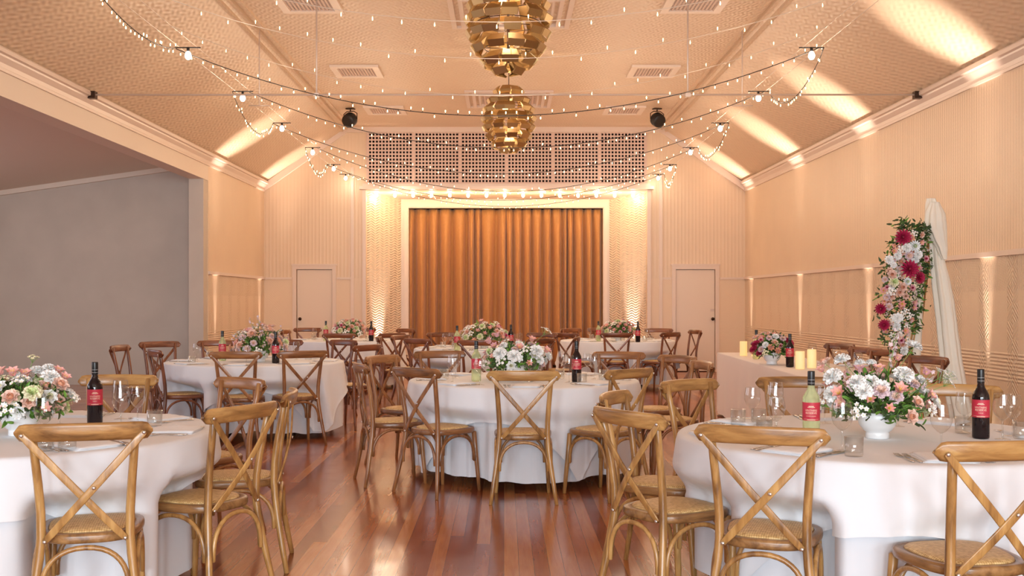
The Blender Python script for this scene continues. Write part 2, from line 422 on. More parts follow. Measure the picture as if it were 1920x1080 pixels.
wallY('wall_left_dado', XL - BW, XL, 16.95, YB + .1, 0, DADO, 'tinY')
# pier that carries the beam, and the beam
m = MB(); m.box((XL - BW, 16.72, 0), (XL - .012, 16.95, 3.30)); struct('trim_pier', m, 'plainwall')
m = MB(); m.box((XL - BW, YF, 3.30), (XL, 16.95, EAVE + .12)); struct('trim_beam', m, 'beam')
# back wall: left and right of the stage opening, with door openings cut out as separate boxes
SX0, SX1 = -2.70, 2.80        # stage alcove opening
def xb(px): return (px - VX) * YB / F
def zb(py): return H - (py - VY) * YB / F
DL0, DL1, DT = xb(556), xb(623), zb(505); DR0, DR1 = xb(1267), xb(1341)
def wall_end(name, x0, x1, dx0, dx1, top):
    a = MB()
    a.box((x0, YB, 0), (dx0, YB + .15, DADO)); a.box((dx1, YB, 0), (x1, YB + .15, DADO)); struct(name + '_dado', a, 'tinX')
    a = MB()
    a.box((x0, YB, DADO), (dx0, YB + .15, top)); a.box((dx1, YB, DADO), (x1, YB + .15, top)); a.box((dx0, YB, DT), (dx1, YB + .15, top))
    struct(name, a, 'beadX')
wall_end('wall_back_left', XL, SX0, DL0, DL1, 4.85); wall_end('wall_back_right', SX1, XR, DR0, DR1, 4.85)
LZ0, LZ1 = zb(343), zb(249)
LX0, LX1 = SX0 + .02, SX1 - .02
OT = zb(357)                   # top of the alcove opening
m = MB(); m.box((SX0, YB, OT), (SX1, YB + .15, LZ0)); m.box((SX0 - .01, YB, LZ1), (SX1, YB + .15, 4.85)); m.box((SX0, YB, LZ0), (LX0, YB + .15, LZ1)); m.box((LX1, YB, LZ0), (SX1, YB + .15, LZ1))
struct('wall_back_centre', m, 'lattice')
# shade-dark void behind the lattice
m = MB(); m.box((SX0, YB + .15, LZ0 - .1), (SX1, YB + 1.6, LZ0 - .02)); m.box((SX0, YB + 1.6, LZ0 - .1), (SX1, YB + 1.7, 4.85)); m.box((SX0, YB + .15, 4.80), (SX1, YB + 1.7, 4.9)); m.box((SX0 - .1, YB + .15, LZ0 - .1), (SX0, YB + 1.7, 4.9)); m.box((SX1, YB + .15, LZ0 - .1), (SX1 + .1, YB + 1.7, 4.9))
struct('wall_roof_space', m, 'dark')
# stage alcove: splayed embossed sides, soffit and the framed curtain opening
YA = 22.1
ax = lambda px: (px - VX) * YA / F
az = lambda py: H - (py - VY) * YA / F
AX0, AX1 = ax(752), ax(1143); CX0, CX1, CZ = ax(766), ax(1131), az(390)
m = MB(); m.prism([(SX0, YB + .15, 0), (AX0, YA, 0), (AX0 - .1, YA, 0), (SX0 - .1, YB + .15, 0)], (0, 0, 3.7)); struct('wall_stage_left', m, 'fish')
m = MB(); m.prism([(SX1, YB + .15, 0), (SX1 + .1, YB + .15, 0), (AX1 + .1, YA, 0), (AX1, YA, 0)], (0, 0, 3.7)); struct('wall_stage_right', m, 'fish')
m = MB(); m.prism([(SX0, YB + .1, OT), (SX0, YA + .1, az(374)), (SX0, YA + .1, az(374) + .1), (SX0, YB + .1, OT + .1)], (SX1 - SX0, 0, 0)); struct('ceiling_stage', m, 'trim')
m = MB(); m.box((SX0, YA, CZ), (SX1, YA + .12, 3.8)); m.box((AX0 - .1, YA, 0), (CX0, YA + .12, CZ)); m.box((CX1, YA, 0), (AX1 + .1, YA + .12, CZ)); struct('wall_stage_back', m, 'trim')
m = MB()
m.box((CX0 - .09, YA - .03, 0), (CX0 - .02, YA, CZ + .09)); m.box((CX1 + .02, YA - .03, 0), (CX1 + .09, YA, CZ + .09)); m.box((CX0 - .02, YA - .03, CZ + .02), (CX1 + .02, YA, CZ + .09))
struct('trim_proscenium', m, 'trim')
m = MB(); m.box((CX0 - .5, YA + .9, 0), (CX1 + .5, YA + 1.0, 3.8)); m.box((CX0 - .5, YA + .12, 3.7), (CX1 + .5, YA + 1.0, 3.8)); struct('wall_stage_void', m, 'dark')
# pilasters, ledges, rails and cornices
def bar(name, a, b, mat='trim'): mm = MB(); mm.box(a, b); return struct(name, mm, mat)
k = 1
for (a, b) in [((SX0 - .30, YB - .03, 0), (SX0 - .24, YB, 4.0)), ((SX0 - .07, YB - .05, 0), (SX0, YB, OT)), ((SX1 + .24, YB - .03, 0), (SX1 + .30, YB, 4.0)), ((SX1, YB - .05, 0), (SX1 + .07, YB, OT)),
               ((SX0 - .12, YB - .14, zb(356)), (SX1 + .12, YB, zb(350))), ((SX0 - .06, YB - .09, zb(350)), (SX1 + .06, YB, zb(345))),
               ((SX0 - .02, YB - .05, zb(249)), (SX1 + .02, YB, zb(244))), ((-XF, YB - .10, FLAT - .10), (XF, YB, FLAT)),
               ((XR - .03, YF, DADO - .02), (XR, YB, DADO + .03)), ((XL, 16.95, DADO - .02), (XL + .03, YB, DADO + .03)),
               ((XL, YB - .02, DADO - .02), (DL0 - .09, YB, DADO + .02)), ((DL1 + .09, YB - .02, DADO - .02), (SX0 - .3, YB, DADO + .02)),
               ((SX1 + .3, YB - .02, DADO - .02), (DR0 - .09, YB, DADO + .02)), ((DR1 + .09, YB - .02, DADO - .02), (XR, YB, DADO + .02))]:
    bar('trim_%d' % k, a, b); k += 1
bar('baseboard_right', (XR - .025, YF, 0), (XR, YB, .18)); bar('baseboard_left', (XL, 16.95, 0), (XL + .025, YB, .18))
# moulded cornices along both eaves
def cornice(side, y0, y1):
    mm = MB(); X = XR if side > 0 else XL
    pts = [(0, -.13), (.022, -.13), (.030, -.105), (.022, -.098), (.034, -.06), (.070, -.015), (.075, .002), (.105, .010), (.108, .045), (.095, .064), (0, .0)]
    mm.prism([(X - side * a, y0, EAVE + b) for a, b in pts], (0, y1 - y0, 0)); return mm
struct('trim_cornice_right', cornice(1, YF, YB), 'trim'); struct('trim_cornice_left', cornice(-1, YF, YB), 'trim')
sl = (FLAT - EAVE) / (XR - XF)
for sx in (-1, 1):
    mm = MB()
    for d, hgt in ((-.09, .03), (.0, .045), (.09, .03)):
        x = sx * (XF + d); z = FLAT if d <= 0 else FLAT - sl * d
        mm.box((x - .02, YF, z - hgt), (x + .02, YB, z + .02))
    struct('trim_ceiling_fold_' + ('right' if sx > 0 else 'left'), mm, 'ceil')
    # raking cornice on the end wall
    X = XR if sx > 0 else -XL
    mm = MB(); mm.prism([(sx * X, YB - .07, EAVE - .13), (sx * XF, YB - .07, FLAT - .10), (sx * XF, YB - .07, FLAT + .02), (sx * X, YB - .07, EAVE + .02)], (0, .07, 0)); struct('trim_rake_' + ('right' if sx > 0 else 'left'), mm, 'trim')
# doors
for i, (a, b, hx) in enumerate(((DL0, DL1, xb(563)), (DR0, DR1, xb(1336)))):
    mm = MB(); mm.box((a + .01, YB + .02, .015), (b - .01, YB + .06, DT - .01)); d = struct('door_%d' % (i + 1), mm, 'doorpaint')
    kn = MB(); kn.lathe([(.0, 0), (.016, .0), (.016, .03), (.03, .04), (.034, .055), (.025, .072), (0, .078)], 16); 
    o = ob('door_handle', kn, 'knob', d, (hx, YB + .02, zb(598)), (PI / 2, 0, 0))
    pl = MB(); pl.box((hx - .035, YB + .012, zb(582) - .02), (hx + .035, YB + .02, zb(582) + .03)) if i else None
    if i: ob('latch_plate', pl, 'rod', d)
    fr = MB(); w_ = .075
    fr.box((a - w_, YB - .025, 0), (a, YB, DT + w_)); fr.box((b, YB - .025, 0), (b + w_, YB, DT + w_)); fr.box((a, YB - .025, DT), (b, YB, DT + w_)); fr.box((a - w_ - .02, YB - .035, DT + w_), (b + w_ + .02, YB, DT + w_ + .03))
    struct('trim_door_%d' % (i + 1), fr, 'trim')
m = MB(); m.box((DL0 - .1, YB + .25, 0), (DL1 + .1, YB + .3, 2.2)); m.box((DR0 - .1, YB + .25, 0), (DR1 + .1, YB + .3, 2.2)); struct('wall_behind_doors', m, 'dark')
# annexe
m = MB(); m.box((-12.2, 17.7, 0), (XL - BW, 17.85, 4.1)); struct('wall_annexe_back', m, 'plainwall')
m = MB(); m.prism([(-12.2, YF, 2.66), (XL - BW, YF, 3.70), (XL - BW, YF, 3.82), (-12.2, YF, 2.78)], (0, 17.7 - YF, 0)); struct('ceiling_annexe', m, 'beam')
m = MB(); m.box((-12.35, YF, 0), (-12.2, 17.85, 3.0)); struct('wall_annexe_left', m, 'plainwall')
m = MB(); m.prism([(-12.2, 17.64, 2.58), (XL - BW, 17.64, 3.62), (XL - BW, 17.64, 3.70), (-12.2, 17.64, 2.66)], (0, .06, 0)); struct('trim_annexe_cornice', m, 'beam')
bar('baseboard_annexe', (-12.2, 17.67, 0), (XL - BW, 17.7, .10), 'plainwall')
# wall behind the camera with its three windows
mm = MB()
mm.box((-12.3, YF - .15, 0), (XR + .15, YF, .95)); mm.box((-12.3, YF - .15, 3.05), (XR + .15, YF, 5.0))
xs = [-12.3, -3.45, -1.75, -.85, .85, 1.75, 3.45, XR + .15]
for i in range(0, 8, 2): mm.box((xs[i], YF - .15, .95), (xs[i + 1], YF, 3.05))
struct('wall_front', mm, 'beam')
for i in range(3):
    a, b = xs[2 * i + 1], xs[2 * i + 2]; mm = MB(); mm.box((a, YF - .09, .95), (b, YF - .08, 3.05)); wn = struct('window_%d' % (i + 1), mm, 'window')
    fr = MB()
    for x in (a, (a + b) / 2 - .02, b - .05): fr.box((x, YF - .12, .95), (x + .05, YF - .05, 3.05))
    for z in (.95, 2.0, 3.0): fr.box((a, YF - .12, z), (b, YF - .05, z + .05))
    ob('window_frame', fr, 'trim', wn)

# lattice screen: six framed panels of crossed laths
names = ['first from the left', 'second from the left', 'third from the left, left of centre', 'fourth from the left, right of centre', 'fifth from the left', 'last at the right end']
pw = (LX1 - LX0) / 6
for i in range(6):
    x0 = LX0 + i * pw; mm = MB(); nv, nh = 13, 14; pv = (pw - .05) / nv; ph = (LZ1 - LZ0) / nh
    for j in range(nv + 1): mm.box((x0 + .025 + j * pv - .0135, YB + .010, LZ0), (x0 + .025 + j * pv + .0135, YB + .018, LZ1))
    for j in range(nh + 1): mm.box((x0, YB + .002, LZ0 + j * ph - .0145), (x0 + pw, YB + .010, LZ0 + j * ph + .0145))
    t = ob('lattice_panel', mm, 'lattice', loc=(0, -.02, 0)); tag(t, 'painted square lattice panel above the stage, ' + names[i], 'lattice', 'lattice panels above the stage')
    for q in (x0, x0 + pw - .022): fr = MB(); fr.box((q, YB - .012, LZ0), (q + .022, YB + .002, LZ1)); ob('stile', fr, 'lattice', t)

# stage curtains: two pleated halves that meet in the middle
def curtain(x0, x1, seed, n_pl):
    rnd = random.Random(seed); cols = n_pl * 14; rows = []
    fr = [rnd.uniform(.5, 1.6) for _ in range(n_pl)]; tot = sum(fr); amp = [rnd.uniform(.75, 1.25) for _ in range(n_pl)]; jit = [rnd.uniform(-.25, .25) for _ in range(n_pl)]
    for kz in range(25):
        t = kz / 24; z = CZ - .005 - t * (CZ - .05); row = []
        pleat = .30 + .70 * min(1, t / .18)
        x = x0
        for p in range(n_pl):
            wd = (x1 - x0) * fr[p] / tot
            for q in range(14):
                u = q / 14; A = .15 * amp[p] * (pleat if t > .03 else .35)
                prof_ = -A * (math.sin(PI * u / .74) ** .65) if u < .74 else .10 * math.sin(PI * (u - .74) / .26)
                pinch = .25 * math.sin(2 * PI * u) * wd * (.2 + .3 * t)
                sway = jit[p] * t * wd * .5 * math.sin(PI * u)
                dim = .012 * math.sin(u * 4 * PI + p) * (1 if t < .08 else 0)
                row.append((x + u * wd + pinch + sway, YA + .20 + prof_ + dim + .05, z))
            x += wd
        row.append((x1, YA + .2, z)); rows.append(row)
    mm = MB(); mm.grid(rows); return mm
mid = ax(951)
t = ob('stage_curtain', curtain(CX0 - .05, mid + .03, 3, 9), 'curtain'); tag(t, 'golden brown pleated stage curtain, left half up to the centre gap', 'curtain', 'stage curtains')
t.modifiers.new('thick', 'SOLIDIFY').thickness = .004
t = ob('stage_curtain', curtain(mid - .02, CX1 + .05, 5, 11), 'curtain'); tag(t, 'golden brown pleated stage curtain, right half from the centre gap', 'curtain', 'stage curtains')
t.modifiers.new('thick', 'SOLIDIFY').thickness = .004

# ceiling grilles and moulded roses
def grille(cx, cy, wx, wy, label):
    t = thing('ceiling_vent', label, 'vent', (cx, cy, FLAT - .001), 0, 'ceiling vents')
    fr = MB(); a, b = wx / 2, wy / 2; f_ = .09
    for q in (((-a, -b, -.035), (a, -b + f_, 0)), ((-a, b - f_, -.035), (a, b, 0)), ((-a, -b + f_, -.035), (-a + f_, b - f_, 0)), ((a - f_, -b + f_, -.035), (a, b - f_, 0))): fr.box(*q)
    ob('frame', fr, 'vent', t)
    g = MB(); nx, ny = 12, 12
    for i in range(nx + 1):
        x = -a + f_ + (wx - 2 * f_) * i / nx; g.box((x - .011, -b + f_, -.024), (x + .011, b - f_, -.018))
    for i in range(ny + 1):
        y = -b + f_ + (wy - 2 * f_) * i / ny; g.box((-a + f_, y - .011, -.018), (a - f_, y + .011, -.012))
    ob('grille', g, 'grille', t); bk = MB(); bk.box((-a + f_, -b + f_, -.006), (a - f_, b - f_, -.001)); ob('duct', bk, 'dark', t)
for cx, cy, lab in ((-2.22, 12.1, 'white framed ceiling vent at the top left, nearest left of chandelier'), (-2.16, 15.7, 'white framed ceiling vent left of the lower chandelier, middle one'), (-2.1, 18.9, 'white framed ceiling vent farthest left, near the black left speaker'),
                    (2.17, 12.1, 'white framed ceiling vent at the top right, nearest right of chandelier'), (2.19, 15.7, 'white framed ceiling vent right of the lower chandelier, middle one'), (2.12, 18.9, 'white framed ceiling vent farthest right, near the black right speaker')):
    grille(cx, cy, .70, .75, lab)
for cy, lab in ((12.5, 'square moulded ceiling rose behind the upper chandelier'), (17.9, 'square moulded ceiling rose behind the lower chandelier')):
    mm = MB()
    for a, h_, wd in ((.72, .03, .06), (.60, .045, .05), (.50, .03, .03)):
        for q in (((-a, -a, -h_), (a, -a + wd, 0)), ((-a, a - wd, -h_), (a, a, 0)), ((-a, -a + wd, -h_), (-a + wd, a - wd, 0)), ((a - wd, -a + wd, -h_), (a, a - wd, 0))): mm.box(*q)
    t = ob('ceiling_rose', mm, 'trim', loc=(.08, cy, FLAT)); tag(t, lab, 'ceiling rose', 'ceiling roses')
    g = MB()
    for i in range(9): x = -.4 + .1 * i; g.box((x - .012, -.45, -.02), (x + .012, .45, -.012)); g.box((-.45, x - .012, -.012), (.45, x + .012, -.004))
    ob('grille', g, 'grille', t)

# steel tie rod with its two droppers
t = thing('tie_rod', 'thin painted steel tie rod crossing the hall from wall to wall', 'tie rod', (0, 11.9, 3.68))
mm = MB(); mm.tube([(XL + .13, -.018, 0), (XR - .13, -.018, 0)], .009, 8); mm.tube([(XL + .13, .018, .012), (XR - .13, .018, .012)], .007, 8); ob('rod', mm, 'rod', t)
for x in (-2.09, 2.05):
    mm = MB(); mm.tube([(x, 0, .0), (x, 0, FLAT - 3.68)], .009, 8); mm.box((x - .03, -.03, -.02), (x + .03, .03, .02)); ob('dropper', mm, 'rod', t)
for x in (XL + .10, XR - .10):
    mm = MB(); mm.box((x - .05, -.04, -.04), (x + .05, .04, .04)); ob('end_bracket', mm, 'knob', t)

# floor uplights and the light they throw
def uplight(x, y, label, lean, e=70, col=(1.0, .80, .68), size=26, wall=0, off=.04, ec=0):
    t = thing('floor_uplight', label, 'uplight', (x, y, 0), 0, 'floor uplights')
    a = MB(); a.lathe([(.07, 0), (.075, .01), (.075, .025), (.02, .03)], 20); ob('base', a, 'black', t)
    a = MB(); a.lathe([(.03, .03), (.055, .04), (.06, .13), (.055, .13), (.05, .12), (0, .115)], 20); ob('housing', a, 'black', t)
    a = MB(); a.lathe([(0, .1305), (.052, .1305)], 20, cap=False); ob('lens', a, 'bulbw', t)
    d = Vector(lean); q = d.to_track_quat('-Z', 'Y').to_euler()
    l = lamp('SPOT', 'uplight_beam', (x, y, .14), e, col, q, spot_size=math.radians(size), spot_blend=1.0, shadow_soft_size=.03)
    if ec: lamp('SPOT', 'uplight_wall_beam', (x + wall * off, y, .14), ec, col, Vector((wall * .004, 0, 1)).to_track_quat('-Z', 'Y').to_euler(), spot_size=math.radians(15), spot_blend=1.0, shadow_soft_size=.02)
for i, y in enumerate((20.35, 17.0, 13.8, 10.4)):
    uplight(XR - .13, y, 'floor uplight against the right wall, ' + ('farthest from the camera', 'third from the camera', 'second from the camera', 'nearest the camera')[i], (-.10, 0, 1), 1500, size=20, wall=1, ec=620)
for i, y in enumerate((17.35, 20.5)):
    uplight(XL + .13, y, 'floor uplight against the short left wall, ' + ('beside the pier', 'in the back corner')[i], (.10, 0, 1), 1300, size=20, wall=-1, ec=560)
uplight(ax(720) + .05, YA - .75, 'floor uplight left of the stage curtain', (-.03, .02, 1), 330, (1, .84, .72), 34)
uplight(ax(1173) - .05, YA - .75, 'floor uplight right of the stage curtain', (.03, .02, 1), 330, (1, .84, .72), 34)

# festoon of fifteen bulbs across the alcove
fy = 21.25; fs = F / fy
t = thing('festoon_string', 'row of fifteen glowing bulbs strung across the top of the stage', 'festoon lights', (0, fy, 0))
xs_ = [(706 + 34.35 * i - VX) / fs for i in range(15)]; zf = H + (565 - 359) / fs
mm = MB(); mm.tube([(SX0 + .02, 0, zf)] + [(x, 0, zf - .004 * (i % 2)) for i, x in enumerate(xs_)] + [(SX1 - .02, 0, zf)], .004, 6); ob('cable', mm, 'whitewire', t)
bulb = MB(); bulb.lathe([(0, -.12), (.018, -.115), (.031, -.095), (.034, -.075), (.026, -.05), (.014, -.035), (.013, -.03)], 14); bm_ = bulb.mesh('festoon_bulb', 'festoon')
cap_ = MB(); cap_.lathe([(.015, -.034), (.016, 0), (.008, .004)], 12); cm_ = cap_.mesh('bulb_cap', 'blackmetal')
for i, x in enumerate(xs_):
    b_ = ob('bulb', bm_, None, t, (x, 0, zf)); ob('socket', cm_, None, b_)
    lamp('POINT', 'festoon_light', (x, fy - .02, zf - .16), 6.0 if 0 < i < 14 else 3.0, (1, .70, .36), shadow_soft_size=.04)

# round black speakers hung at both sides of the lattice
def speaker(px, label, ang):
    p = P(px, 224, 18.8); t = thing('hanging_speaker', label, 'speaker', p, ang, 'hanging speakers')
    a = MB(); a.lathe([(0, -.115), (.05, -.11), (.10, -.07), (.125, -.02), (.125, .05), (.115, .10), (0, .11)], 22)
    for q in range(len(a.v)): v = Vector(a.v[q]); a.v[q] = tuple(Matrix.Rotation(math.radians(118), 3, 'X') @ v)
    ob('cabinet', a, 'black', t)
    a = MB(); a.lathe([(.118, .095), (.112, .112), (.06, .118), (0, .118)], 22)
    for q in range(len(a.v)): v = Vector(a.v[q]); a.v[q] = tuple(Matrix.Rotation(math.radians(118), 3, 'X') @ v)
    ob('speaker_grille', a, 'blackmetal', t)
    a = MB(); a.tube([(-.13, 0, 0), (-.13, 0, .10), (-.07, 0, .14), (.07, 0, .14), (.13, 0, .10), (.13, 0, 0)], .008, 8); a.tube([(0, 0, .14), (0, 0, FLAT - p.z - .01)], .012, 8)
    a.box((-.07, -.05, FLAT - p.z - .02), (.07, .05, FLAT - p.z)); ob('bracket', a, 'knob', t)
speaker(657, 'black speaker hanging from the ceiling left of the lattice', -.35); speaker(1232, 'black speaker hanging from the ceiling right of the lattice', .35)

# ------------------------------------------------------------------ gold plate chandeliers
def chandelier(loc, label, size):
    t = thing('chandelier', label, 'chandelier', loc, .13, 'gold plate chandeliers')
    rows = [(.20, .86, 7), (.29, .735, 10), (.35, .61, 12), (.375, .485, 13), (.36, .36, 12), (.315, .235, 11), (.24, .12, 8), (.12, .05, 4)]
    for ri, (r, z, n) in enumerate(rows):
        wdt = .150
        tilt = (z - .5) * .16
        prof_ = [(r - .055, z + .062), (r + .018, z - .004), (r - .010 - max(0, .50 - z) * .04, z - .058)]
        a = MB(); w2 = wdt / 2
        th = .0025
        for (q0, q1, s0, s1) in ((prof_[0], prof_[1], .74, 1.0), (prof_[1], prof_[2], 1.0, .92)):
            y0, z0 = q0; y1, z1 = q1; nrm = Vector((0, z1 - z0, -(y1 - y0))).normalized() * th
            pts = [(-w2 * s0, y0, z0), (w2 * s0, y0, z0), (w2 * s1, y1, z1), (-w2 * s1, y1, z1)]
            a.prism(pts, nrm)
        # folded-down side flaps
        for s_ in (-1, 1):
            a.prism([(s_ * w2 * .78, prof_[0][0], prof_[0][1]), (s_ * w2, prof_[1][0], prof_[1][1]), (s_ * w2 * .92, prof_[2][0], prof_[2][1]), (s_ * w2 * .90, prof_[2][0] - .018, prof_[2][1] + .012), (s_ * w2 * .86, prof_[1][0] - .03, prof_[1][1] - .02)], (s_ * -th, 0, 0))
        me = a.mesh('plate', 'gold')
        for i in range(n):
            rnd = random.uniform(-.12, .12)
            ob('plate', me, None, t, (0, 0, random.uniform(-.006, .006)), (0, 0, 2 * PI * (i + .5 * (ri % 2)) / n + rnd))
    a = MB(); a.tube([(0, 0, .10), (0, 0, .95)], .012, 8)
    for z, r in ((.87, .12), (.665, .25), (.445, .28), (.225, .21)):
        ring = [(r * math.cos(q), r * math.sin(q), z) for q in [2 * PI * i / 24 for i in range(25)]]; a.tube(ring, .004, 6, round_ends=False)
        for q in range(4): c_, s_ = math.cos(q * PI / 2), math.sin(q * PI / 2); a.tube([(0, 0, z), (r * c_, r * s_, z)], .004, 6)
    ob('inner_frame', a, 'knob', t)
    a = MB(); a.tube([(0, 0, .95), (0, 0, (FLAT - loc[2]) / size)], .006, 8); ob('suspension_rod', a, 'knob', t)
    for i, z in enumerate((.30, .62)):
        a = MB(); a.lathe([(0, -.05), (.025, -.04), (.04, -.01), (.035, .02), (.015, .045), (.013, .06)], 14); ob('bulb', a, 'lampglow', t, (0.05 * (1 - 2 * i), 0, z))
    t.scale = (size,) * 3
    for z in (.28, .66): lamp('POINT', 'chandelier_lamp', (loc[0], loc[1], loc[2] + z * size), 20, (1, .74, .50), shadow_soft_size=.05)
Y1 = 9.2; chandelier((P(953, 0, Y1).x, Y1, P(0, 139, Y1).z), 'upper large gold plate chandelier, cut by the top of the photo', .98)
Y2 = 14.4; chandelier((P(954, 0, Y2).x, Y2, P(0, 286, Y2).z), 'smaller looking gold plate chandelier hanging in front of the lattice', .96)

# ------------------------------------------------------------------ fairy lights
SXL, SXR, SZ = -3.05, 2.97, 3.82
fb = MB(); fb.lathe([(0, -.026), (.005, -.022), (.006, -.014), (.0035, -.004), (.003, 0)], 8); FB = fb.mesh('fairy_bulb', 'fairy')
fb = MB(); fb.lathe([(0, -.026), (.003, -.024), (.0042, -.015), (.002, -.004), (.002, 0)], 8); FBW = fb.mesh('fairy_bulb_long', 'fairy')
def garland(pts, label, mat, nb, rad=.0032, bulb=FB, seed=0, grp='fairy light strings', glow=0):
    rnd = random.Random(seed); t = thing('fairy_light_string', label, 'fairy lights', pts[0], 0, grp); o0 = Vector(pts[0])
    loc = [Vector(p) - o0 for p in pts]; a = MB(); a.tube(loc, rad, 6, round_ends=False)
    L = [0]
    for i in range(1, len(loc)): L.append(L[-1] + (loc[i] - loc[i - 1]).length)
    j = 0
    for q in range(nb):
        d = L[-1] * (q + .5) / nb
        while j < len(L) - 2 and L[j + 1] < d: j += 1
        p = loc[j].lerp(loc[j + 1], (d - L[j]) / max(1e-6, L[j + 1] - L[j]))
        off = Vector((rnd.uniform(-.012, .012), rnd.uniform(-.012, .012), rnd.choice((-.022, -.02, .014))))
        a.tube([p, p + off], rad * .7, 5, round_ends=False)
        ob('bulb', bulb, None, t, p + off + Vector((0, 0, .004)), (0 if off.z < 0 else PI, 0, 0))
    ob('wire', a, mat, t)
    if glow:
        for u in (.18, .5, .82): q = Vector(pts[int(u * (len(pts) - 1))]); lamp('POINT', 'string_fill', (q.x, q.y, q.z - .05), glow, (1, .79, .58), shadow_soft_size=.25)  # added fill lamps for the whole room, set along the strings
def sag(p, q, d, n=36): return [Vector(p).lerp(Vector(q), i / n) - Vector((0, 0, d * 4 * (i / n) * (1 - i / n))) for i in range(n + 1)]
bars = [8.15, 10.3, 12.45, 14.65, 17.0, 19.1, 20.55]
ordn = ['nearest the camera', 'second from the camera', 'third from the camera', 'fourth from the camera', 'fifth from the camera', 'last, just in front of the stage']
for i in range(1, 7):
    y = bars[i]
    garland(sag((SXL - .12 if i % 2 else SXL + .08, y, SZ), (SXR + .1, y, SZ + .02), (.66, .66, .70, .70, .64, .62)[i - 1]), 'black wired fairy light string sagging across the hall, ' + ordn[i - 1], 'blackmetal', 56, seed=i, rad=.0042, glow=(11, 13, 15, 17, 16, 8)[i - 1])
def loop(x, y0, y1, d, out): 
    return [Vector((x + out * math.sin(PI * i / 20), y0 + (y1 - y0) * i / 20, SZ + .01 - d * math.sin(PI * i / 20) ** .8)) for i in range(21)]
for i, (side, a_, b_) in enumerate((('left', 0, 1), ('right', 1, 2), ('left', 2, 3), ('right', 3, 4), ('left', 4, 5), ('right', 5, 6))):
    x = SXL - .12 if side == 'left' else SXR + .12
    garland(loop(x, bars[a_], bars[b_], .14 if i == 0 else .30, (.02 if side == 'left' else -.02)), 'short black fairy light loop along the %s cables, %s' % (side, ('nearest', 'middle', 'farthest')[i // 2]), 'blackmetal', 26, seed=20 + i, grp='fairy light loops', rad=.004)
for i, (y, d, lab) in enumerate(((6.95, .62, 'pale wired fairy light string high across the hall, nearest the camera'), (8.0, .62, 'pale wired fairy light string crossing in front of the upper chandelier'), (9.45, .62, 'pale wired fairy light string just above the steel tie rod'))):
    garland(sag((SXL + .1, y, SZ), (SXR - .1, y, SZ), d), lab, 'whitewire', 29, seed=40 + i, rad=.0022, bulb=FBW, glow=5)
# suspension cables, spreader bars with white bulbs, two ceiling hangers
for side, x in (('left', SXL), ('right', SXR)):
    for dx, inn in ((-.085, 'outer' if side == 'left' else 'inner'), (.085, 'inner' if side == 'left' else 'outer')):
        a = MB(); a.tube([(x + dx, YF + .1, SZ + .015), (x + dx, YB, SZ + .015)], .0028, 6); tag(ob('support_cable', a, 'rod'), '%s thin steel cable running lengthwise along the %s side' % (inn, side), 'cable')
    t = thing('cable_hanger', 'thin rod with a crossbar hanging from the %s ceiling fold' % side, 'hanger', (x, 13.3, SZ), 0, 'cable hangers')
    a = MB(); ztop = FLAT - SZ - .01; a.tube([(0, 0, 0), (0, 0, ztop)], .007, 8); ob('rod', a, 'rod', t); a = MB(); a.tube([(-.13, 0, 0), (.13, 0, 0)], .007, 8); ob('crossbar', a, 'rod', t)
b_ = MB(); b_.lathe([(0, -.085), (.018, -.08), (.030, -.06), (.032, -.045), (.024, -.02), (.013, -.005), (.012, 0)], 14); BWm = b_.mesh('white_bulb', 'bulbw')
for side, x in (('left', SXL), ('right', SXR)):
    for i in range(1, 7):
        y = bars[i]; t = thing('spreader_bar', 'small bar with a bright white bulb on the %s cables, %s' % (side, ordn[i - 1].split(',')[0]), 'light', (x, y, SZ), 0, 'spreader bars with white bulbs')
        a = MB(); a.tube([(-.12, 0, .01), (.12, 0, .01)], .006, 8); a.lathe([(.014, -.03), (.015, .008)], 10); ob('crossbar', a, 'blackmetal', t)
        ob('bulb', BWm, None, t, (0, 0, -.022), (0, 0, 0))
        lamp('POINT', 'white_bulb_light', (x, y, SZ - .16), (9 if i < 5 else 3.5), (1, .78, .56) if i > 2 else (1, .84, .66), shadow_soft_size=.05)
# ------------------------------------------------------------------ crossback chair
def seat_outline(front, rear, y0, y1, n=48, e=3.2):
    pts = []
    for i in range(n):
        a = 2 * PI * i / n; c, s = math.cos(a), math.sin(a)
        x = math.copysign(abs(c) ** (2 / e), c); y = math.copysign(abs(s) ** (2 / e), s)
        yy = (y0 + y1) / 2 + y * (y1 - y0) / 2; u = (y + 1) / 2
        wd = rear + (front - rear) * (u ** .7); pts.append((x * wd, yy))
    return pts
def loft(mb, outline, levels, cap=True):
    """levels: (shrink, z)"""
    cx = 0; cy = sum(p[1] for p in outline) / len(outline); rows = []
    for s_, z in levels: rows.append([(cx + (p[0] - cx) * s_, cy + (p[1] - cy) * s_, z) for p in outline])
    n = len(mb.v); mb.grid(rows, closed=True); k = len(outline)
    if cap: mb.face([n + i for i in range(k)][::-1]); mb.face([n + (len(rows) - 1) * k + i for i in range(k)])
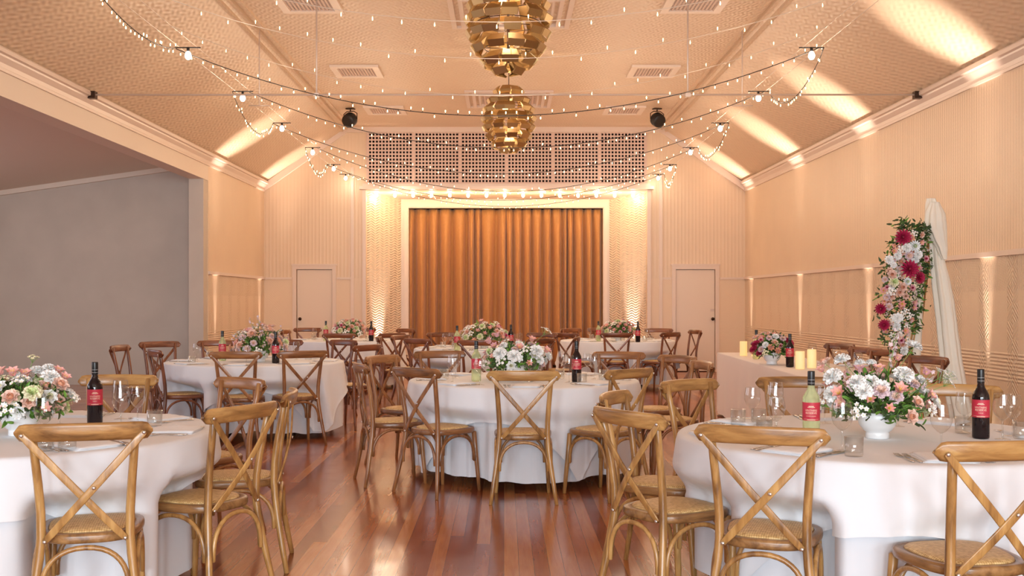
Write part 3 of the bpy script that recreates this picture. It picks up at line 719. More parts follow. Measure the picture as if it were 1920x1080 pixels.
def make_chair(w_='oak'):
    t = thing('crossback_chair', 'chair', 'chair')
    so = seat_outline(.215, .168, -.205, .215)
    a = MB(); loft(a, so, [(.95, .428), (.985, .431), (1.0, .440), (1.0, .455), (.99, .463), (.96, .467), (.84, .467), (.83, .462)], True); ob('seat', a, w_ + 'Y', t)
    a = MB(); loft(a, so, [(.83, .463), (.82, .470), (.78, .476), (.6, .480), (.3, .482), (.02, .483)]); ob('woven_seat_panel', a, 'rattan', t)
    for sx in (-1, 1):
        rp = [(sx * .224, -.262, .002), (sx * .205, -.238, .13), (sx * .184, -.215, .27), (sx * .170, -.199, .38), (sx * .164, -.193, .46), (sx * .165, -.197, .56), (sx * .172, -.212, .67), (sx * .181, -.232, .78), (sx * .189, -.250, .885)]
        a = MB(); a.tube(rp, [.0125, .015, .017, .018, .018, .0175, .017, .0165, .0155], 12); ob('rear_leg', a, w_ + 'Z', t)
        fp = [(sx * .190, .205, .002), (sx * .184, .196, .12), (sx * .177, .183, .26), (sx * .170, .170, .43)]
        a = MB(); a.tube(fp, [.0125, .0155, .0175, .018], 12); ob('front_leg', a, w_ + 'Z', t)
    # top rail, curved in plan, rounded ends
    a = MB(); rows = []; n = 26
    for i in range(n + 1):
        u = -1 + 2 * i / n; x = u * .252; y = -.290 + .050 * u * u; e = max(0, (abs(u) - .86) / .14); hh = .0355 * math.sqrt(max(.0, 1 - e * e * .96)); zc = .8775 - .004 * u * u; th = .0135 * (1 - .35 * e * e)
        ring = []
        for j in range(14):
            q = 2 * PI * j / 14; c, s_ = math.cos(q), math.sin(q); c = math.copysign(abs(c) ** .7, c); s_ = math.copysign(abs(s_) ** .55, s_)
            ring.append((x - .2 * u * c * th, y + c * th - s_ * .006, zc + s_ * hh))
        rows.append(ring)
    k = len(a.v); a.grid(rows, closed=True); a.face([k + j for j in range(14)]); a.face([k + n * 14 + j for j in range(14)][::-1]); ob('top_rail', a, w_ + 'X', t)
    bolt = MB(); bolt.lathe([(.0, .004), (.005, .0035), (.0075, .001), (.0075, -.002)][::-1], 10); BM = bolt.mesh('bolt', 'bolt')
    rotm = (PI / 2, 0, 0)
    for sx in (-1, 1):
        off = -.010 if sx > 0 else 0.0
        pts = []
        for i in range(13):
            u = i / 12; x = sx * (.222 - u * (.222 + .148)); z = .868 - u * (.868 - .447); y = -.262 + u * (.262 - .212) - .018 * math.sin(PI * u) + off * math.sin(PI * u)
            if u < .2: y -= .010 * (1 - u / .2)
            pts.append((x, y, z))
        a = MB(); a.tube(pts, [.012] + [.0150] * 11 + [.012], 12, flat=(1.0, .30), up=Vector((0, 1, 0)))
        b = ob('cross_brace', a, w_ + 'Z', t)
        for q, d in ((pts[0], .008), (pts[-1], .008)): ob('bolt', BM, None, b, (q[0], q[1] - d, q[2]), rotm)
        if sx > 0: ob('bolt', BM, None, b, (pts[6][0] - .0, pts[6][1] - .010, pts[6][2] - .0), rotm)
    def arch(p0, p1, zt, zb_=.225, inset=.02):
        p0, p1 = Vector(p0), Vector(p1); pts = []; mid = (p0 + p1) / 2; hw = (p1 - p0) / 2
        for i in range(19):
            q = PI * i / 18; c, s_ = math.cos(q), math.sin(q); c = math.copysign(abs(c) ** .9, c); s_ = abs(s_) ** .75
            v = mid - hw * c; pts.append((v.x, v.y, zb_ + (zt - zb_) * s_))
        a = MB(); a.tube(pts, .0105, 10); ob('bent_support', a, w_ + 'Z', t)
    arch((-.163, -.222, 0), (.163, -.222, 0), .418); arch((-.156, .180, 0), (.156, .180, 0), .418)
    arch((-.190, -.196, 0), (-.188, .155, 0), .418); arch((.190, -.196, 0), (.188, .155, 0), .418)
    return t
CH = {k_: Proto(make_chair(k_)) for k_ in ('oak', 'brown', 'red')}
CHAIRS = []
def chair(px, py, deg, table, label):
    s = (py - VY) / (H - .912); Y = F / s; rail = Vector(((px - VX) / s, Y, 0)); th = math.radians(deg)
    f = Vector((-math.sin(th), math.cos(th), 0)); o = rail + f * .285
    kd = 'red' if table in ('MC', 'BL', 'BR', 'H') or (table == 'ML' and (px < 300 or py < 650)) else 'brown' if table == 'ML' or (table == 'C' and (px < 900 or py < 682)) or px == 459 else 'oak'  # farther chairs take the oak copies coloured by the hall light
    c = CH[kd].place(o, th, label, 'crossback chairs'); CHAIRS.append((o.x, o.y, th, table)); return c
G_ = 'oak crossback chair with woven seat, '
for a_ in [
    (156, 793, 15, 'L', 'big oak crossback chair at the front left, its back to the camera'),
    (466, 758, 64, 'L', 'oak crossback chair right of the front left table, seen from behind, tilted'),
    (551, 731, 98, 'L', 'edge-on oak crossback chair right of the front left table, nearest the aisle'),
    (459, 708, 140, 'L', 'oak crossback chair with dark top rail, between front left and middle left tables'),
    (226, 702, 181, 'L', 'oak crossback chair behind the red wine bottle on the front left table'),
    (219, 647, -93, 'ML', 'side-on brown crossback chair alone against the grey annexe wall'),
    (297, 640, -140, 'ML', 'brown crossback chair at the far left of the middle left table, facing camera'),
    (284, 655, -58, 'ML', 'brown crossback chair at the left edge of the middle left table, angled'),
    (440, 659, 1, 'ML', 'brown crossback chair in front of the middle left table, squarely from behind'),
    (570, 657.5, 27, 'ML', 'brown crossback chair at the right front of the middle left table'),
    (410, 638, -168, 'ML', 'crossback chair behind the green wine bottle on the middle left table'),
    (532, 636.5, 178, 'ML', 'crossback chair behind the flowers of the middle left table'),
    (648, 637, 140, 'ML', 'crossback chair between middle left table and back left table, facing camera'),
    (694, 646, 60, 'ML', 'curved-rail crossback chair right of the middle left table'),
    (532, 618.5, -95, 'BL', 'small dark crossback chair at the left end of the back left table'),
    (635, 625, 0, 'BL', 'small crossback chair in front of the back left table'),
    (577, 614.5, -172, 'BL', 'small crossback chair behind the back left table, below the left door'),
    (682, 614.5, 165, 'BL', 'small crossback chair behind the back left table, behind the wine bottle'),
    (738, 624.5, 42, 'BL', 'small crossback chair at the right front of the back left table'),
    (764, 616, 135, 'BL', 'small crossback chair right of the back left table, against the curtain edge'),
    (707, 631, -86, 'MC', 'side-on crossback chair showing a rounded rail end, left of the table behind centre'),
    (669, 680.5, -72, 'C', 'crossback chair left of the centre table, narrow, nearly side-on'),
    (711, 666, -120, 'C', 'crossback chair far left of the centre table with its posts toward camera'),
    (773, 689, -42, 'C', 'crossback chair at the front left of the centre table, angled right'),
    (982, 695, 0, 'C', 'oak crossback chair squarely in front of the centre table'),
    (1188, 691, 42, 'C', 'crossback chair at the front right of the centre table'),
    (1161, 659, 166, 'C', 'crossback chair behind the centre table, right of its red wine bottle'),
    (823, 657.5, -166, 'C', 'crossback chair behind the centre table, left of its green wine bottle'),
    (1276, 666, 122, 'C', 'crossback chair right of the centre table, beyond the aisle chairs'),
    (1323, 677, 100, 'C', 'side-on crossback chair right of the centre table, closest to the long table'),
    (1142, 735, -113, 'R', 'crossback chair left of the front right table, posts toward the camera'),
    (1166, 768, -58, 'R', 'tall looking crossback chair at the near left of the front right table'),
    (1424, 799, -21, 'R', 'big oak crossback chair in front of the front right table, left one'),
    (1895, 826, 9, 'R', 'big oak crossback chair in front of the front right table, cut by photo edge'),
    (1284, 711, -142, 'R', 'crossback chair at the far left of the front right table, facing camera'),
    (1492, 706, 176, 'R', 'crossback chair behind the green wine bottle of the front right table'),
    (1788, 720, 160, 'R', 'crossback chair behind the flowers and red bottle of the front right table'),
    (895, 637.5, 0, 'MC', 'crossback chair in front of the table behind the centre table'),
    (778, 634.5, -42, 'MC', 'crossback chair left front of the table behind the centre table'),
    (748, 628, -118, 'MC', 'slim crossback chair left of the table behind the centre table'),
    (828, 623, -158, 'MC', 'dark crossback chair behind the far centre table, before the curtain, left'),
    (1018, 634.5, 42, 'MC', 'crossback chair right front of the table behind the centre table'),
    (1085, 631, 80, 'MC', 'narrow crossback chair right of the table behind the centre table'),
    (1018, 623.5, 158, 'MC', 'dark crossback chair behind the far centre table, before the curtain, right'),
    (1157, 624, 0, 'BR', 'small crossback chair in front of the back right table'),
    (1261, 623, 45, 'BR', 'small crossback chair at the right front of the back right table'),
    (1307, 618.5, 104, 'BR', 'nearly side-on crossback chair at the right end of the back right table'),
    (1236, 615.5, 160, 'BR', 'small crossback chair behind the back right table, under the right door'),
    (1058, 624, -45, 'BR', 'small dark crossback chair at the left front of the back right table'),
    (1068, 615.5, -140, 'BR', 'small dark crossback chair behind the left side of the back right table'),
    (1128, 614.5, 178, 'BR', 'small dark crossback chair behind the flowers of the back right table'),
    (1579, 643.5, 113, 'H', 'brown chair behind the long table, farthest from the camera'),
    (1628, 651, 113, 'H', 'brown chair behind the long table, second from the far end'),
    (1665, 655, 113, 'H', 'brown chair behind the long table, half hidden by its neighbour'),
    (1743, 667.5, 113, 'H', 'brown chair behind the long table, nearest the white drape'),
]: chair(*a_)

# ------------------------------------------------------------------ round tables and their cloths
TR = .915
def cloth_mesh(R, seed, hem, folds, gap, chairs, cx, cy, amp=.03, flare=.05, top=True, square=None, rot=0):
    rnd = random.Random(seed); N = 288
    ph = [(rnd.randint(9, 24), rnd.uniform(0, 2 * PI), rnd.uniform(.5, 1)) for _ in range(4)]
    ph2 = [(rnd.randint(2, 6), rnd.uniform(0, 2 * PI), rnd.uniform(.4, 1)) for _ in range(3)]
    lim = [9.0] * N
    for (x, y, th, _) in chairs:
        dx, dy = x - cx, y - cy
        f = Vector((-math.sin(th), math.cos(th))); r_ = Vector((f.y, -f.x))
        for i in range(N):
            a = 2 * PI * i / N; d = Vector((math.cos(a), math.sin(a)))
            if d.x * dx + d.y * dy < 0: continue
            # first point outwards along d that lies in the seat rectangle
            for kk in range(50, 125):
                rad = kk * .01; q = Vector((rad * d.x - dx, rad * d.y - dy)); u, v = q.dot(r_), q.dot(f)
                if abs(u) < .245 and -.24 < v < .24: lim[i] = min(lim[i], rad - .006); break
    base = [min(R + .1, l) for l in lim]; sm = []
    for i in range(N):
        acc = 0; wsum = 0
        for d in range(-12, 13):
            w_ = math.exp(-(d / 6) ** 2); acc += base[(i + d) % N] * w_; wsum += w_
        sm.append(min(acc / wsum, base[i] + .0))
    def fold(a): return sum(w_ * math.cos(n * a + p) for n, p, w_ in ph) / 3
    def slow(a): return sum(w_ * math.cos(n * a + p) for n, p, w_ in ph2) / 2
    rows = []; zt = .750 + gap
    if top:
        for r in (.0, .25, .5, .7, .85, .93): rows.append([(R * max(r, .002) * math.cos(2 * PI * i / N), R * max(r, .002) * math.sin(2 * PI * i / N), zt) for i in range(N)])
    for q in (0, .35, .7, 1.0):
        e = .022; g = q * PI / 2; rows.append([((R - e + e * math.sin(g)) * math.cos(2 * PI * i / N), (R - e + e * math.sin(g)) * math.sin(2 * PI * i / N), zt - e + e * math.cos(g)) for i in range(N)])
    K = 16
    for k_ in range(1, K + 1):
        t = k_ / K; row = []
        for i in range(N):
            a = 2 * PI * i / N; fo = fold(a); sl_ = slow(a)
            if square:
                aa = (a - rot) % (PI / 2); aa = min(aa, PI / 2 - aa); drop = min(.66, square / math.cos(aa) - R) + .02 * sl_
            else: drop = zt - .022 - (hem + .045 * sl_ + .02 * fo)
            z = zt - .022 - drop * t; dn = (zt - z) / .66
            r = R + (flare + (.050 if square else 0)) * dn + amp * dn * (abs(fo) ** .8 * math.copysign(1, fo)) * (1.0 + .5 * sl_) + .012 * dn * sl_
            lo = sm[i] + (.040 if square else 0)
            w_ = max(0, min(1, (.62 - z) / .13)); w_ = w_ * w_ * (3 - 2 * w_)
            r = r + (min(r, lo + .004 * fo) - r) * w_
            if square and k_ == K: r += .005
            row.append((r * math.cos(a), r * math.sin(a), z))
        rows.append(row)
    m = MB(); m.grid(rows, closed=True); return m
TABLES = {}
def round_table(key, px, py, name, seed, rot):
    c = on(px, py, .75); c.z = 0; TABLES[key] = (c, name)
    t = thing('round_table', 'round banquet table under the white cloths, ' + name, 'table', c, 0, 'round banquet tables')
    a = MB(); a.lathe([(TR - .03, .722), (TR - .008, .724), (TR - .008, .744), (TR - .012, .747)], 64); ob('tabletop', a, 'plainwall', t)
    for q in range(4):
        an = PI / 4 + q * PI / 2; a = MB(); a.tube([(.28 * math.cos(an), .28 * math.sin(an), .72), (.50 * math.cos(an), .50 * math.sin(an), .012)], .014, 10); ob('leg', a, 'black', t)
    ch = [q for q in CHAIRS if (q[0] - c.x) ** 2 + (q[1] - c.y) ** 2 < 2.2]
    g = ob('long_tablecloth', cloth_mesh(TR, seed, .075, 21, .001, ch, c.x, c.y, amp=.045, flare=-.012), 'linen2', loc=c); tag(g, 'long white under-cloth reaching almost to the floor, ' + name, 'tablecloth', 'long white cloths')
    g = ob('overlay_cloth', cloth_mesh(TR + .006, seed, .4, 15, .006, ch, c.x, c.y, amp=.050, flare=.045, square=1.15, rot=rot), 'linen', loc=c); tag(g, 'square white overlay cloth with hanging corners, ' + name, 'tablecloth', 'white overlay cloths')
for a_ in [('L', 34, 812, 'at the front left table', 1, .35), ('R', 1645, 819, 'at the front right table', 2, 1.25), ('C', 982, 712.5, 'at the centre table', 3, 1.25), ('ML', 478, 678, 'at the middle left table', 4, .2),
           ('MC', 905, 653, 'at the table behind the centre one', 5, .9), ('BL', 650, 638, 'at the back left table', 6, .4), ('BR', 1158, 638.5, 'at the back right table', 7, 1.0)]: round_table(*a_)

# ------------------------------------------------------------------ long table by the right wall
hx, hy, hl, hwid = 2.93, 10.75, 4.75, .76
hd = math.atan2(13.1 - 8.4, 2.62 - 2.47) - PI / 2
def hloc(u, v): return Vector((hx + math.cos(hd) * u - math.sin(hd) * v, hy + math.sin(hd) * u + math.cos(hd) * v, 0))
t = thing('trestle_table', 'long trestle table under the blush cloth beside the right wall', 'table', (hx, hy, 0), hd)
a = MB(); a.box((-hwid / 2 + .01, -hl / 2 + .01, .72), (hwid / 2 - .01, hl / 2 - .01, .748)); ob('tabletop', a, 'plainwall', t)
for sx in (-1, 1):
    for sy in (-1, 1): a = MB(); a.tube([(sx * .28, sy * 1.9, .012), (sx * .28, sy * 1.9, .72)], .015, 8); ob('leg', a, 'black', t)
def rect_cloth():
    per = []; a2, b2 = hwid / 2, hl / 2; st = .04
    def edge(p, q):
        n = max(2, int((Vector(q) - Vector(p)).length / st)); return [tuple(Vector(p).lerp(Vector(q), i / n)) for i in range(n)]
    for p, q in (((-a2, -b2), (a2, -b2)), ((a2, -b2), (a2, b2)), ((a2, b2), (-a2, b2)), ((-a2, b2), (-a2, -b2))): per += edge(p, q)
    rows = []; L = len(per)
    for s_, z in ((.002, .7525), (.6, .7525), (.985, .7525), (1.0, .748), (1.004, .742)): rows.append([(p[0] * s_, p[1] * (s_ if s_ < .99 else 1 + (s_ - 1) * .2), z) for p in per])
    for k_ in range(1, 13):
        tt = k_ / 12; row = []
        for i, p in enumerate(per):
            o = .012 * tt * math.sin(i * .55) + .010 * tt * math.sin(i * .23 + 1); sx = 1 if p[0] > 0 else -1; sy = 1 if p[1] > 0 else -1
            ex = abs(abs(p[0]) - a2) < 1e-4; ey = abs(abs(p[1]) - b2) < 1e-4
            row.append((p[0] + (sx * (.02 * tt + o + .003) if ex else 0), p[1] + (sy * (.03 * tt + o + .003) if ey else 0), .742 - tt * (.742 - .03)))
        rows.append(row)
    m = MB(); m.grid(rows, closed=True); return m
g = ob('long_table_cloth', rect_cloth(), 'blush', loc=(hx, hy, 0), rot=(0, 0, hd)); tag(g, 'floor-length blush cloth draped over the long table beside the right wall', 'tablecloth')

# ------------------------------------------------------------------ tableware
ZT = .7565
def wine_glass(h=.19, r=.040, name='wine_glass'):
    t = thing(name, 'wine glass', 'glass')
    a = MB(); R_ = r; b0 = h * .44
    out = [(.006, b0 - .004), (.018, b0 + .004), (R_ * .80, b0 + .022), (R_, b0 + .046), (R_ * .985, b0 + .07), (R_ * .86, b0 + h * .56 - .004), (R_ * .85, b0 + h * .56)]
    a.lathe(out, 24, cap=False); a.lathe([(R_ * .85, b0 + h * .56), (R_ * .83, b0 + h * .56 + .001), (R_ * .83, b0 + h * .56 - .001)], 24, cap=False); ob('bowl', a, 'glass', t)
    a = MB(); a.lathe([(.0065, b0), (.0038, b0 - .012), (.0036, .02), (.006, .008), (.012, .005)], 12, cap=False); ob('stem', a, 'glass', t)
    a = MB(); a.lathe([(.010, .006), (.024, .003), (.034, .0015), (.034, 0)], 24, cap=False); ob('foot', a, 'glass', t)
    return t
WG = Proto(wine_glass()); WGL = Proto(wine_glass(.205, .043, 'large_wine_glass'))
t = ob('water_tumbler', MB().lathe([(.0, .002), (.033, .002), (.036, .008), (.038, .08), (.0365, .081), (.034, .018), (0, .014)], 24), 'glass'); tag(t, 'tumbler', 'glass'); TB = Proto(t)
def bottle(red):
    t = thing('red_wine_bottle' if red else 'white_wine_bottle', 'bottle', 'bottle')
    mat = 'redwine' if red else 'whitewine'
    a = MB(); a.lathe([(0, .004), (.030, .0), (.0365, .004), (.0375, .012), (.0375, .185), (.036, .200), (.028, .216), (.0185, .232), (.0150, .246), (.0142, .262)], 32); ob('glass_body', a, mat, t)
    a = MB(); a.lathe([(.0150, .252), (.0156, .254), (.0156, .312), (.0150, .315), (0, .3155)], 24, cap=False); c = ob('cap', a, 'black', t)
    a = MB(); 
    for z in (.262, .276): a.lathe([(.0158, z), (.0159, z + .0012)], 24, cap=False)
    ob('cap_print', a, 'printw', c)
    # label wraps the front half; lettering bent to the same curve
    z0, z1, R_ = .098, .178, .0379; a = MB(); rows = []
    for z in (z0, z1): rows.append([(R_ * math.cos(-PI / 2 + q), R_ * math.sin(-PI / 2 + q), z) for q in [(-1.65 + 3.3 * i / 24) for i in range(25)]])
    a.grid(rows); lab = ob('wine_label', a, 'label', t)
    def text(s, size, z):
        cu = bpy.data.curves.new('lettering', 'FONT'); cu.body = s; cu.size = size; cu.align_x = 'CENTER'; cu.resolution_u = 2
        o = bpy.data.objects.new('tmp', cu); COL.objects.link(o); bpy.context.view_layer.update()
        me = bpy.data.meshes.new_from_object(o.evaluated_get(bpy.context.evaluated_depsgraph_get())); bpy.data.objects.remove(o)
        for v in me.vertices:
            q = v.co.x / R_; r_ = R_ + .0003; zz = z + v.co.y; v.co = (r_ * math.sin(q), -r_ * math.cos(q), zz)
        me.materials.clear(); me.materials.append(M['print']); ob('lettering', me, None, lab)
    text('VINTNERS', .0118, .1395); text('RESERVE', .0135, .1275); text('SHIRAZ' if red else 'CHARDONNAY', .0062, .1165)
    a = MB()
    for z, w_, h_ in ((.156, .42, .0022), (.160, .30, .0030), (.1045, .95, .0007), (.1010, .48, .0022)):
        rows = [[((R_ + .0003) * math.sin(-w_ + 2 * w_ * i / 10), -(R_ + .0003) * math.cos(-w_ + 2 * w_ * i / 10), zz) for i in range(11)] for zz in (z, z + h_)]; a.grid(rows)
    ob('crest_and_rule', a, 'print', lab)
    if not red:
        pass
    return t
RB = Proto(bottle(True)); WB = Proto(bottle(False))
def fork():
    a = MB(); a.tube([(0, -.10, .002), (0, -.05, .003), (0, 0, .004), (0, .035, .003)], [.0075, .005, .003, .003], 8, flat=(1, .3), up=Vector((0, 0, 1)))
    a.tube([(0, .03, .003), (0, .048, .002), (0, .06, .003)], [.004, .011, .012], 8, flat=(1, .18))
    for x in (-.0095, -.0032, .0032, .0095): a.tube([(x, .058, .003), (x, .080, .002), (x * .95, .103, .006)], [.0018, .0016, .001], 6)
    t = ob('fork', a, 'steel'); return Proto(tag(t, 'fork', 'fork'))
def knife():
    a = MB(); a.tube([(0, -.11, .003), (0, -.06, .004), (0, -.01, .004)], [.008, .0075, .006], 8, flat=(1, .45)); a.tube([(0, -.01, .003), (.001, .04, .002), (.002, .09, .002), (-.001, .118, .002)], [.007, .0105, .0105, .003], 8, flat=(1, .12))
    t = ob('knife', a, 'steel'); return Proto(tag(t, 'knife', 'knife'))
FK, KN = fork(), knife()
def napkin():
    rnd = random.Random(4); m = MB()
    for L_, (w_, d_) in enumerate(((.105, .120), (.103, .118), (.101, .116))):
        rows = []
        for j in range(13):
            row = []
            for i in range(11):
                x = -w_ + 2 * w_ * i / 10 + .006 * L_; y = -d_ + 2 * d_ * j / 12 - .004 * L_
                z = .002 + .0055 * L_ + .004 * abs(math.sin(i * .9 + j * .35 + L_)) * (.4 + .6 * (i / 10)) + .007 * math.exp(-((i - 8) ** 2 + (j - 6) ** 2) / 9)
                if i in (0, 10) or j in (0, 12): z = .001 + .0045 * L_
                row.append((x, y, z))
            rows.append(row)
        m.grid(rows)
    t = ob('folded_napkin', m, 'napkin'); t.modifiers.new('thick', 'SOLIDIFY').thickness = .0012; return Proto(tag(t, 'napkin', 'napkin'))
NP = napkin()
DIRS = ['right side', 'far right', 'far side', 'far left', 'left side', 'near left', 'near side', 'near right']
TN = dict(L='front left table', R='front right table', C='centre table', ML='middle left table', MC='table behind the centre table', BL='back left table', BR='back right table')
OCC = []    # things on a table, to keep settings apart
def free(p, r=.055):
    return all((p[0] - q[0]) ** 2 + (p[1] - q[1]) ** 2 > (r + q[2]) ** 2 for q in OCC)
for k_, (px, py) in dict(L=(40, 814), R=(1645, 819), C=(968, 712), ML=(492, 677), MC=(908, 652), BL=(655, 638.5), BR=(1160, 638.5)).items():
    q = on(px, py, ZT); OCC.append((q.x, q.y, .10))
# bottles
BT = [('L', 178, 795, 1, 'red wine bottle on the front left table, in front of the chair rail'),
      ('R', 1839, 822, 1, 'red wine bottle at the right of the front right table'), ('R', 1521, 829, 0, 'pale green wine bottle left of the big white flowers, front right table'),
      ('C', 1081, 716, 1, 'red wine bottle on the centre table, right of the flowers'), ('C', 893, 715, 0, 'pale green wine bottle on the centre table, left of the flowers'),
      ('ML', 517, 681, 1, 'red wine bottle on the middle left table, right of the flowers'), ('ML', 417, 676.5, 0, 'pale green wine bottle on the middle left table, left of the flowers'),
      ('MC', 958, 653, 1, 'red wine bottle right of the flowers behind the centre table'), ('MC', 857, 657, 0, 'pale green wine bottle left of the flowers behind the centre table'),
      ('BL', 696, 640, 1, 'small looking red wine bottle on the back left table'), ('BL', 611, 639, 0, 'small looking green wine bottle on the back left table'),
      ('BR', 1196, 641.5, 1, 'small looking red wine bottle on the back right table'), ('BR', 1122, 640, 0, 'small looking green wine bottle on the back right table')]
for tb, px, py, red, lab in BT:
    q = on(px, py, ZT); OCC.append((q.x, q.y, .045)); (RB if red else WB).place(q, -math.atan2(q.x, q.y), lab, 'red wine bottles' if red else 'white wine bottles')
# hand-placed glasses seen clearly in the photo (table, base pixel, kind)
GL = [('R', 1411, 797, 'W', 'wine glass, leftmost on the front right table'), ('R', 1453, 800, 'L', 'wine glass second from the left on the front right table'), ('R', 1455, 783, 'W', 'wine glass behind the left pair on the front right table'),
      ('R', 1384, 797, 'T', 'empty tumbler at the far left of the front right table'), ('R', 1422, 796, 'T', 'tumbler between the left wine glasses, front right table'),
      ('R', 1579, 846, 'L', 'large wine glass left of the white bowl, front right table'), ('R', 1601, 856, 'T', 'tumbler just left of the white bowl foot, front right table'),
      ('R', 1546, 794, 'W', 'wine glass directly behind the green bottle, front right table'), ('R', 1683, 800, 'W', 'wine glass just behind the white bowl, front right table'),
      ('R', 1765, 852, 'L', 'large wine glass right of the white bowl, front right table'), ('R', 1808, 811, 'W', 'wine glass left of the red bottle, front right table'), ('R', 1806, 813, 'T', 'tumbler left of the red bottle, front right table'),
      ('R', 1880, 824, 'L', 'wine glass just right of the red bottle, front right table'), ('R', 1899, 818, 'W', 'rightmost wine glass on the front right table, nearly cut off'), ('R', 1916, 823, 'T', 'tumbler at the right photo edge, front right table'),
      ('L', 258, 794, 'W', 'wine glass third right of the red bottle, front left table'), ('L', 227, 806, 'L', 'large wine glass in front of another, front left table'), ('L', 226, 786, 'L', 'wine glass behind the large one, front left table'), ('L', 290, 799, 'T', 'ribbed tumbler on the front left table, near the napkins'),
      ('L', 83, 832, 'L', 'wine glass in front of the white bowl, front left table'), ('L', 112, 796, 'W', 'wine glass beneath the flowers, front left table'), ('L', 126, 845, 'T', 'tumbler behind the big front left chair rail'), ('L', 84, 846, 'T', 'tumbler left behind the big front left chair'),
      ('C', 849, 718, 'L', 'wine glass at left of the centre table, beside the tumbler'), ('C', 854, 709, 'W', 'wine glass second from left on the centre table'), ('C', 833, 711, 'T', 'tumbler leftmost on the centre table'), ('C', 900, 722, 'L', 'wine glass right beside the green bottle, centre table'),
      ('C', 996, 716, 'L', 'wine glass in front of the white bowl, centre table'), ('C', 1056, 704, 'L', 'wine glass behind left of the red bottle, centre table'), ('C', 1067, 717, 'L', 'wine glass in front of the red bottle, centre table'), ('C', 1102, 705, 'W', 'wine glass right of the red bottle, centre table, back'),
      ('C', 1115, 711, 'L', 'wine glass right of the red bottle, centre table, front'), ('C', 1091, 720, 'T', 'tumbler right in front of the red bottle, centre table'), ('C', 1131, 712, 'T', 'tumbler rightmost on the centre table'), ('C', 1050, 710, 'T', 'tumbler left of the red bottle, centre table'),
      ('ML', 369, 679, 'W', 'wine glass at the left of the middle left table'), ('ML', 393, 672, 'T', 'tumbler behind left of the green bottle, middle left table'), ('ML', 360, 683, 'T', 'tumbler at the left edge of the middle left table'),
      ('ML', 530, 682, 'W', 'wine glass right of the red bottle, middle left table'), ('ML', 556, 674, 'W', 'wine glass on the right half of the middle left table'), ('ML', 578, 675, 'T', 'tumbler on the right of the middle left table'), ('ML', 462, 686, 'W', 'wine glass in front of the flowers, middle left table')]
def put(kind, q, lab):
    OCC.append((q.x, q.y, .036)); {'W': WG, 'L': WGL, 'T': TB}[kind].place((q.x, q.y, ZT), random.uniform(0, 6), lab, {'W': 'wine glasses', 'L': 'large wine glasses', 'T': 'water tumblers'}[kind])
for tb, px, py, kind, lab in GL: put(kind, on(px, py, ZT), lab)
HAND = {}
for g in GL: HAND.setdefault(g[0], []).append(on(g[1], g[2], ZT))
for tb, (c, nm) in TABLES.items():
    used = set(); lst = []
    for (x, y, th, t_) in CHAIRS:
        if t_ != tb: continue
        an = math.atan2(y - c.y, x - c.x); k_ = round(an / (PI / 4)) % 8
        opts = sorted(range(8), key=lambda d: abs((an - d * PI / 4 + PI) % (2 * PI) - PI)); 
        for d in opts[:3]:
            if d not in used: used.add(d); lst.append(d); break
    for d in range(8):
        if tb in 'LRC' and d not in used: used.add(d); lst.append(d)
    for d in sorted(lst):
        an = d * PI / 4; o = Vector((math.cos(an), math.sin(an), 0)); s_ = Vector((-o.y, o.x, 0)) * -1   # s_: to the diner's right is -s_
        rt = Vector((-o.y, o.x, 0)); place_ = DIRS[d] + ' of the ' + TN[tb]
        base = Vector((c.x, c.y, ZT)) + o * .735; face = an + PI / 2
        NP.place(base, face + random.uniform(-.12, .12), 'folded white napkin at the ' + place_, 'folded napkins')
        zc = Vector((0, 0, .0018))
        FK.place(base - rt * .150 + zc, face + random.uniform(-.06, .06), 'outer steel fork at the ' + place_, 'forks')
        FK.place(base - rt * .122 + zc + o * .01, face + random.uniform(-.06, .06), 'inner steel fork at the ' + place_, 'forks')
        KN.place(base + rt * .135 + zc, face + random.uniform(-.06, .06), 'steel knife nearest the napkin at the ' + place_, 'knives')
        KN.place(base + rt * .160 + zc, face + random.uniform(-.06, .06), 'second steel knife, outer one, at the ' + place_, 'knives')
        near = [q for q in HAND.get(tb, []) if (q - (base - o * .2)).length < .36]
        if not near:
            for kind, rr, ss, nm_ in (('W', .50, .12, 'stemmed wine glass'), ('T', .53, .02, 'clear water tumbler')):
                q = Vector((c.x, c.y, ZT)) + o * rr + rt * ss
                if free(q, .045): put(kind, q, nm_ + ' at the ' + place_)
# ------------------------------------------------------------------ flowers
def petal(m, L, wd, cup, curl, base, az_, tilt, mat=0, nl=4, nw=2, ruffle=0, ph=0, point=.0):
    """petal growing from the axis: base radius, azimuth, tilt from vertical"""
    rows = []; m.cur = mat
    R1 = Matrix.Rotation(az_, 3, 'Z') @ Matrix.Rotation(tilt, 3, 'Y')
    for i in range(nl + 1):
        u = i / nl; half = wd / 2 * (math.sin(PI * min(1, u * .78 + .12)) ** .7) * (1 - point * u); row = []
        for j in range(-nw, nw + 1):
            v = j / nw; x = -cup * (v * v) * L * .25 * -1 + curl * L * u * u + ruffle * L * math.sin(j * 2.4 + ph) * u; row.append(R1 @ Vector((x, v * half, u * L * (1 - .08 * v * v))) + Vector((base * math.cos(az_), base * math.sin(az_), 0)))
        rows.append(row)
    m.grid(rows)
def rose(col, inner, n=1.0):
    m = MB()
    for k_, (cnt, L, wd, tilt, b, z) in enumerate(((3, .020, .022, .12, .002, .4), (5, .023, .026, .35, .005, 0), (6, .026, .030, .65, .007, 0), (7, .028, .032, .98, .008, 0))):
        for i in range(cnt): petal(m, L * n, wd * n, -1.2, .22 if k_ > 1 else -.1, b * n, 2 * PI * i / cnt + k_ * .7, tilt, 0 if k_ > 1 else 1)
    return m.mesh('rose', [col, inner])
